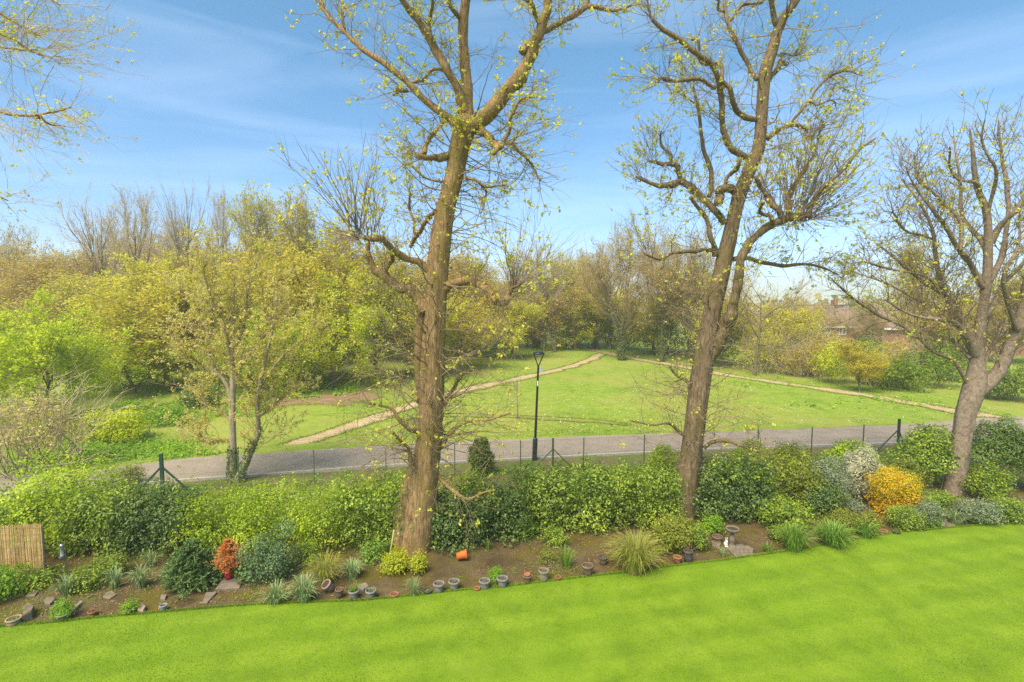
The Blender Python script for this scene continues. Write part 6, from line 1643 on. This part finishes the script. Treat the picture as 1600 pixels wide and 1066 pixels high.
pot("flower_pot", "pinkish pot leaning over beside the sedge clump", 516, 926, 18, M_pinkp, 1.0, 'taper', None, soil=False, tilt=((R(18), R(-32), .3), .05))
pot("flower_pot", "brown pot full of dry stems next to the leaning pinkish pot", 529, 936, 15, M_brownp, 1.15, 'taper', ('spray', LF_DEAD, 12, 6, 14, .03))
pot("flower_pot", "light grey pot with feathery seedling, third along from the leaning pinkish pot", 551, 938, 19, M_grey, .85, 'taper', ('spray', LF_FERN, 22, 22, 26, .035))
pot("flower_pot", "light grey pot left of the sunken terracotta rim", 578, 937, 19, M_grey, .85, 'taper', ('spray', LF_IRIS, 14, 8, 10, .03))
pot("flower_pot", "terracotta pot sunk to its rim in the lawn edge", 615, 935, 15, M_terra, .5, 'bowl', None)
pot("flower_pot", "terracotta rim half hidden behind the feathery seedling", 553, 919, 10, M_terra, .5, 'bowl', None)
pot("flower_pot", "low dark pot with dry plant beside the pale sedge tuft", 668, 930, 15, M_darkp, .7, 'taper', ('dome', LF_OLIVEHEDGE, 12, 5, 60, .03))
pot("flower_pot", "empty light grey pot, first of the two right of the low dark pot", 685, 928, 19, M_grey, 1.0, 'taper', None)
pot("flower_pot", "light grey pot with one thin green shoot, below the toppled orange pot", 709, 924, 19, M_grey, .95, 'taper', ('spray', LF_FERN, 8, 10, 4, .03))
pot("flower_pot", "tiny terracotta pot tucked beside a light grey pot", 745, 925, 11, M_terra, .8, 'taper', ('spray', LF_RUST, 8, 4, 8, .02))
pot("flower_pot", "light grey pot right beside the tiny terracotta pot", 757, 923, 19, M_grey, .9, 'taper', ('dome', LF_OLIVEHEDGE, 8, 2, 20, .03))
pot("flower_pot", "light grey pot just right of the small dome plant", 785, 920, 19, M_grey, .95, 'taper', None)
pt = pot("flower_pot", "dark brown pot with a small terracotta pot nested inside", 824, 914, 15, M_brownp, 1.05, 'taper', None)
V, F = lathe([(.05, .16), (.065, .24), (.085, .26), (.085, .30), (.06, .30), (.05, .2), (.001, .18)], 14); V[:, 2] += .0; MB().add(V, F).build("inner_pot", M_terra, pt)
pot("flower_pot", "beige-grey tall pot right of the nested pots", 850, 910, 18, M_beige, 1.15, 'straight', None)
pot("flower_pot", "small terracotta pot right of the beige-grey tall pot", 872, 908, 11, M_terra, .85, 'taper', ('spray', LF_DEAD, 8, 4, 8, .02))
pot("flower_pot", "larger brown pot with broken sticks below the spiky plant", 919, 902, 20, M_brownp, 1.0, 'taper', ('spray', LF_DEAD, 10, 3, 10, .03))
pot("flower_pot", "small dark brown pot close to the big sedge clump", 943, 884, 15, M_brownp, .9, 'taper', None, rim=M_darkp)
pot("flower_pot", "terracotta pot with scalloped rim right of the big sedge clump", 1060, 880, 15, M_terra, .8, 'taper', ('spray', LF_FERN, 8, 4, 6, .02))
pot("flower_pot", "tall dark grey pot standing in front of the straight lime's foot", 1077, 879, 16, M_darkp, 1.3, 'straight', ('spray', LF_DEAD, 20, 22, 12, .03))
pot("flower_pot", "squat dark brown pot left of the white rabbit", 1123, 850, 19, M_brownp, .75, 'bowl', ('spray', LF_DEAD, 8, 3, 8, .02))
pot("flower_pot", "small terracotta pot among the strap-leaved clumps", 1338, 844, 11, M_terra, .7, 'taper', None)
pot("flower_pot", "wide terracotta bowl, left of the pair below the orange flowering shrub", 1383, 834, 18, M_terra, .45, 'bowl', None)
pot("flower_pot", "terracotta bowl, right of the pair below the orange flowering shrub", 1419, 828, 13, M_terra, .6, 'bowl', None)
pot("flower_pot", "dark grey pot between the two terracotta bowls", 1403, 836, 14, M_darkp, .7, 'taper', ('dome', LF_HEDGE, 14, 7, 120, .035))
# the toppled one
g = G(722, 880)
t = pot("flower_pot", "bright orange plastic pot lying on its side right of the burred lime", 722, 880, 16, M_orange, 1.1, 'taper', None, soil=False, group="flower pots in the border")
t.rotation_euler = (R(14), R(80), R(20)); t.location = (g[0] - .16, g[1] + .1, .15)

# stones and slabs
def slab(name, label, pts, hz, m, group="stones in the border", cat="stone", z=0.0, bulge=.0):
    P = np.array([G(*p) for p in pts]); c = P.mean(0)
    n_ = len(P); q = P - c; q[:, 2] = 0
    rng = np.random.default_rng(int(pts[0][0]))
    top_ = q * .94 + np.stack([0 * q[:, 0], 0 * q[:, 0], np.full(n_, hz) + rng.normal(0, hz * .08, n_)], 1)
    mid = q + [0, 0, hz * .78]
    bot = q * 1.0 + [0, 0, -.06]
    V = np.concatenate([bot, mid, top_, [[0, 0, hz * (1 + bulge)]]])
    F4 = [[a + k, a + (k + 1) % n_, a + n_ + (k + 1) % n_, a + n_ + k] for a in (0, n_) for k in range(n_)]
    F3 = [[2 * n_ + k, 2 * n_ + (k + 1) % n_, 3 * n_] for k in range(n_)]
    o = MB().add(V, np.array(F4)).build(name, m, smooth=False)
    me = o.data
    mb = MB(); mb.add(V, np.array(F4)); mb.f.append(np.array(F3)); mb.m.append(np.zeros(n_, np.int32))
    o.data = mb.mesh(name, m, False); bpy.data.meshes.remove(me)
    o.location = (c[0], c[1], float(bed_z(c[0], c[1])) + z)
    return tag(o, label, cat, group)
slab("stone_block", "squarish brown stone block right of the wide pale stone bowl", [(36, 972), (50, 966), (54, 957), (44, 953), (36, 960)], .20, M_stone)
slab("stone_disc", "flat round grey stone left of the feathery potted plant", [(70, 944), (78, 945), (86, 939), (84, 935), (74, 935), (69, 939)], .07, M_slab)
slab("timber_offcut", "weathered dark board lying right of the feathery potted plant", [(112, 954), (118, 954), (130, 943), (126, 941)], .07, M_wood, cat="board")
slab("flat_stone", "flat brownish stone half buried behind the round grey one", [(40, 932), (54, 932), (61, 924), (48, 923)], .05, M_stone)
slab("flat_stone", "flat stone left of the bushy fir, above the low bright green pot plant", [(160, 935), (172, 937), (182, 930), (174, 924), (164, 928)], .05, M_stone)
slab("pottery_shard", "pinkish broken pottery piece right of the low bright green pot plant", [(215, 958), (224, 959), (228, 952), (222, 947), (216, 951)], .11, M_pinkp)
slab("small_stone", "small pale stone above the grey-blue pot", [(250, 938), (258, 938), (261, 932), (252, 931)], .07, M_beige)
slab("paving_stone", "triangular paving piece below the slab with the red pot", [(315, 944), (324, 943), (339, 926), (322, 927)], .05, M_slab)
slab("paving_slab", "square paving slab carrying the red pot", [(336, 922), (374, 920), (384, 898), (350, 902)], .065, M_slab)
slab("pale_stone", "pale rounded stone between two light grey pots and the mossy soil", [(558, 925), (568, 926), (577, 920), (572, 915), (560, 917)], .09, M_beige)
slab("flat_stone", "flat rugged stone left of the white rabbit", [(1112, 855), (1124, 857), (1127, 851), (1118, 846), (1112, 848)], .07, M_stone)
slab("paving_slab", "long stone slab leading from the lawn to the bird bath", [(1130, 852), (1150, 871), (1178, 866), (1160, 850)], .05, M_slab)
slab("edging_stone", "rugged brown stone on the right corner of the long slab", [(1162, 866), (1176, 866), (1178, 860), (1166, 856), (1162, 860)], .09, M_stone)
slab("paving_slab", "pale stepping stone at the lawn edge left of the sycamore", [(1440, 812), (1470, 824), (1476, 826), (1478, 817), (1454, 807)], .05, M_slab)
slab("paving_slab", "smaller pale stepping stone right of the larger one by the sycamore", [(1476, 825), (1494, 822), (1488, 816), (1479, 818)], .045, M_slab)
slab("edging_stone", "pinkish long stone in the border near the right edge", [(1556, 812), (1576, 811), (1575, 806), (1558, 807)], .09, M_pinkp)
slab("fallen_log", "short pale log propped beside the tall dark grey pot", [(1080, 858), (1086, 860), (1096, 846), (1092, 843)], .13, M_wood, cat="log")

# bird bath
g = G(1146, 856); Y = g[1]; u = Y / FPX
bb = thing("bird_bath", "weathered stone bird bath on a baluster pedestal", "bird bath", (g[0], Y + .1, -.02))
hB = 33 * u * 1.02; rB = 10.5 * u
MB().add(*lathe([(.001, 0), (6.0 * u, 0), (6.2 * u, 2.4 * u), (4.6 * u, 3.2 * u), (3.6 * u, 5 * u), (4.4 * u, 9 * u), (4.9 * u, 13 * u), (3.9 * u, 17 * u), (3.0 * u, 20 * u), (3.1 * u, 23 * u), (4.6 * u, 25 * u)], 18)).build("pedestal", M_stone, bb)
MB().add(*lathe([(4.6 * u, 25 * u), (8.6 * u, 26.5 * u), (rB, 29 * u), (rB * 1.03, 31 * u), (rB * .97, 31.8 * u), (rB * .86, 31.2 * u), (rB * .7, 29.4 * u), (.001, 28.6 * u)], 22)).build("basin", M_stone, bb)
MB().add(*disc(rB * .82, 30.4 * u, 22)).build("water", flat_mat("bath_water", (.060, .055, .042), .25, spec=.3), bb)

# white rabbit
g = G(1134, 854); u = g[1] / FPX
rb = thing("rabbit_statue", "small white rabbit ornament with upright ears left of the bird bath", "ornament", (g[0], g[1], 0.0))
mb = MB()
mb.add(*ellipsoid((0, 0, 4.2 * u), (3.3 * u, 3.9 * u, 4.4 * u), 14, 10)).add(*ellipsoid((-1.4 * u, -2.2 * u, 1.3 * u), (1.4 * u, 2.3 * u, 1.3 * u))).add(*ellipsoid((1.4 * u, -2.2 * u, 1.3 * u), (1.4 * u, 2.3 * u, 1.3 * u)))
mb.add(*ellipsoid((.6 * u, -1.2 * u, 9.2 * u), (2.1 * u, 2.5 * u, 2.1 * u), 12, 8)).add(*ellipsoid((.8 * u, -3.2 * u, 8.7 * u), (1.1 * u, 1.1 * u, .9 * u)))
mb.build("body", M_statue, rb)
for sx in (-.55, 1.5):
    MB().add(*ellipsoid((sx * u, -.6 * u, 13.0 * u), (.7 * u, .5 * u, 2.9 * u), 8, 8, rot_xyz(.12, sx * .12, 0))).build("ear", M_statue, rb)
MB().add(*ellipsoid((0, 3.8 * u, 2.2 * u), (1.1 * u, 1.1 * u, 1.1 * u), 8, 6)).build("tail", M_statue, rb)

# white bits hanging in the dark ivy hedge
for px, py, lab, hh in ((1114, 776, "white owl-shaped ornament hanging left in the ivy hedge by the bird bath", 8), (1123, 779, "thin pale ornament hanging in the middle in the ivy hedge", 11), (1137, 779, "white oval ornament hanging right in the ivy hedge above the bird bath", 5)):
    c = A(px, py, 17.75); u = 17.75 / FPX
    o = thing("hanging_ornament", lab, "ornament", c, 0, "pale ornaments hung in the ivy hedge")
    wv = 3.2 if hh != 11 else 1.6
    mb = MB().add(*lathe([(.001, -hh / 2 * u), (wv * .7 * u, -hh * .45 * u), (wv * u, -hh * .1 * u), (wv * .75 * u, hh * .2 * u), (wv * .8 * u, hh * .35 * u), (wv * .3 * u, hh / 2 * u), (.001, hh / 2 * u)], 12)); mb.build("ornament_body", M_statue, o)
    MB().add(*bar((0, 0, hh / 2 * u), (0, .1, hh / 2 * u + .12), .004, 4)).build("hook", M_metal, o)

# bird feeder on a pole
g = G(107, 930); Y = g[1]; u = Y / FPX
bf = thing("bird_feeder", "silver tube bird feeder hung on a slim dark pole near the reed screen", "bird feeder", (g[0], Y, 0))
hp = A(107, 850, Y)[2]
MB().add(*bar((0, 0, -.1), (0.01, 0, hp), .011, 6)).build("pole", M_darkp, bf)
MB().add(*tubes(spline(np.array([[0.01, 0, hp - .02], [-.01, 0, hp + .06], [-.07, 0, hp + .06], [-.085, 0, hp - .02]]), 9)[None], np.full((1, 9), .006), 5)).build("hook", M_darkp, bf)
MB().add(*lathe([(.001, hp - .33), (.05, hp - .33), (.052, hp - .30), (.045, hp - .29), (.045, hp - .06), (.055, hp - .05), (.03, hp - .01), (.001, hp)], 14, (-.085, 0, 0))).build("seed_tube", M_metal, bf)
MB().add(*lathe([(.001, hp - .36), (.075, hp - .345), (.08, hp - .33), (.06, hp - .335), (.001, hp - .34)], 14, (-.085, 0, 0))).build("tray", M_darkp, bf)

# canes
for px, pb, pt_, dx, lab, m_, r in ((277, 862, 820, -4, "pale cane standing behind the bushy fir", M_beige, .02), (606, 874, 829, 9, "yellow-green bamboo cane leaning left of the burred lime", M_cane, .026)):
    g = G(px, pb + 8); tp = A(px + dx, pt_, g[1])
    mb = MB(); V, F, c = capped(np.array([0, 0, -.1]), np.array([tp[0] - g[0], .05, tp[2]]), r, r * .8, 7); n0 = mb.n; mb.add(V, F); mb.f.append(c + n0); mb.m.append(np.zeros(2, np.int32))
    o = mb.build("garden_cane", m_); o.location = (g[0], g[1], 0); tag(o, lab, "cane")

# reed screen
p0 = G(-70, 914); p1 = G(70, 903)
Yr = p1[1]
tl = A(70, 819, Yr)[2]
rs = thing("reed_screen", "tan reed screen panel standing at the left edge before the hedge", "screen", (p1[0], Yr, 0))
rng = np.random.default_rng(3)
wv = 2.55; n_ = 190
sx = -np.linspace(0, wv, n_); lift = np.interp(-sx, [0, wv], [tl, tl - .12])
B = np.stack([sx, rng.normal(0, .006, n_), np.full(n_, -.05)], 1); T_ = np.stack([sx + rng.normal(0, .012, n_), rng.normal(0, .006, n_), lift + rng.normal(0, .015, n_)], 1)
MB().add(*tubes(np.stack([B, (B + T_) / 2 + rng.normal(0, .004, B.shape), T_], 1), np.full((n_, 3), .0072) * rng.uniform(.75, 1.25, (n_, 1)), 5)).build("reeds", M_reed, rs, stuff=True)
for q in range(8):
    z = .10 + q * (tl - .2) / 7
    MB().add(*bar((0.01, -.012, z), (-wv, -.012, z - .02), .0022, 4)).build("binding_wire", M_wood, rs)
for q in (0.0, -wv / 2, -wv):
    MB().add(*box((q, .035, tl / 2 - .05), (.04, .035, tl - .02))).build("post", M_wood, rs, smooth=False)

# litter on the soil: dead leaves, twigs, small weeds
rng = np.random.default_rng(17); n_ = 9000
X = rng.uniform(-13, 18, n_); Y = yedge(X) + rng.uniform(.05, 3.8, n_); P = np.stack([X, Y, bed_z(X, Y) + .012], 1)
P = P[(noise2(X * 1.3, Y * 1.3, 91) > .0) & (Y < hedge_y(X) + .9)]
tag(MB().add(*leaf_mesh(rng, P, np.array([0, 0, 1]) + rng.normal(0, .35, P.shape), .05 * rng.uniform(.5, 1.3, len(P)), .6)).build("fallen_leaves", LF_DEAD, stuff=True), "brown dead leaves littering the border soil")
n_ = 34000
X = rng.uniform(-13, 18, n_); Y = yedge(X) + rng.uniform(.05, 4.2, n_); k = (noise2(X * 1.6, Y * 1.6, 93) > .22 - .35 * np.clip((-X - 5) / 5, 0, 1)) & (Y < hedge_y(X) + .9)
X, Y = X[k], Y[k]; P = np.stack([X, Y, bed_z(X, Y) + np.abs(rng.normal(0, .035, len(X))) + .01], 1)
tag(MB().add(*leaf_mesh(rng, P, np.array([0, 0, 1]) + rng.normal(0, .5, P.shape), .038 * rng.uniform(.5, 1.3, len(P)), .6)).build("small_weeds", LF_FERN, stuff=True), "small green weeds and seedlings on the border soil")
# ------------------------------------------------------------------ soft spring haze
mh = bpy.data.materials.new("haze_air"); mh.use_nodes = True
hn = mh.node_tree; hn.nodes.clear()
ho = hn.nodes.new("ShaderNodeOutputMaterial"); hv = hn.nodes.new("ShaderNodeVolumePrincipled")
hv.inputs["Color"].default_value = (1.0, 0.99, 0.97, 1)
hv.inputs["Density"].default_value = 0.0010
hv.inputs["Anisotropy"].default_value = 0.25
hn.links.new(hv.outputs[0], ho.inputs["Volume"])
hz = MB().add(*box((0, 690, 10.25), (1900, 1560, 28.5))).build("haze", mh, smooth=False)
tag(hz, "soft pale spring haze lying over the park", kind="stuff")
SC.cycles.volume_bounces = 1
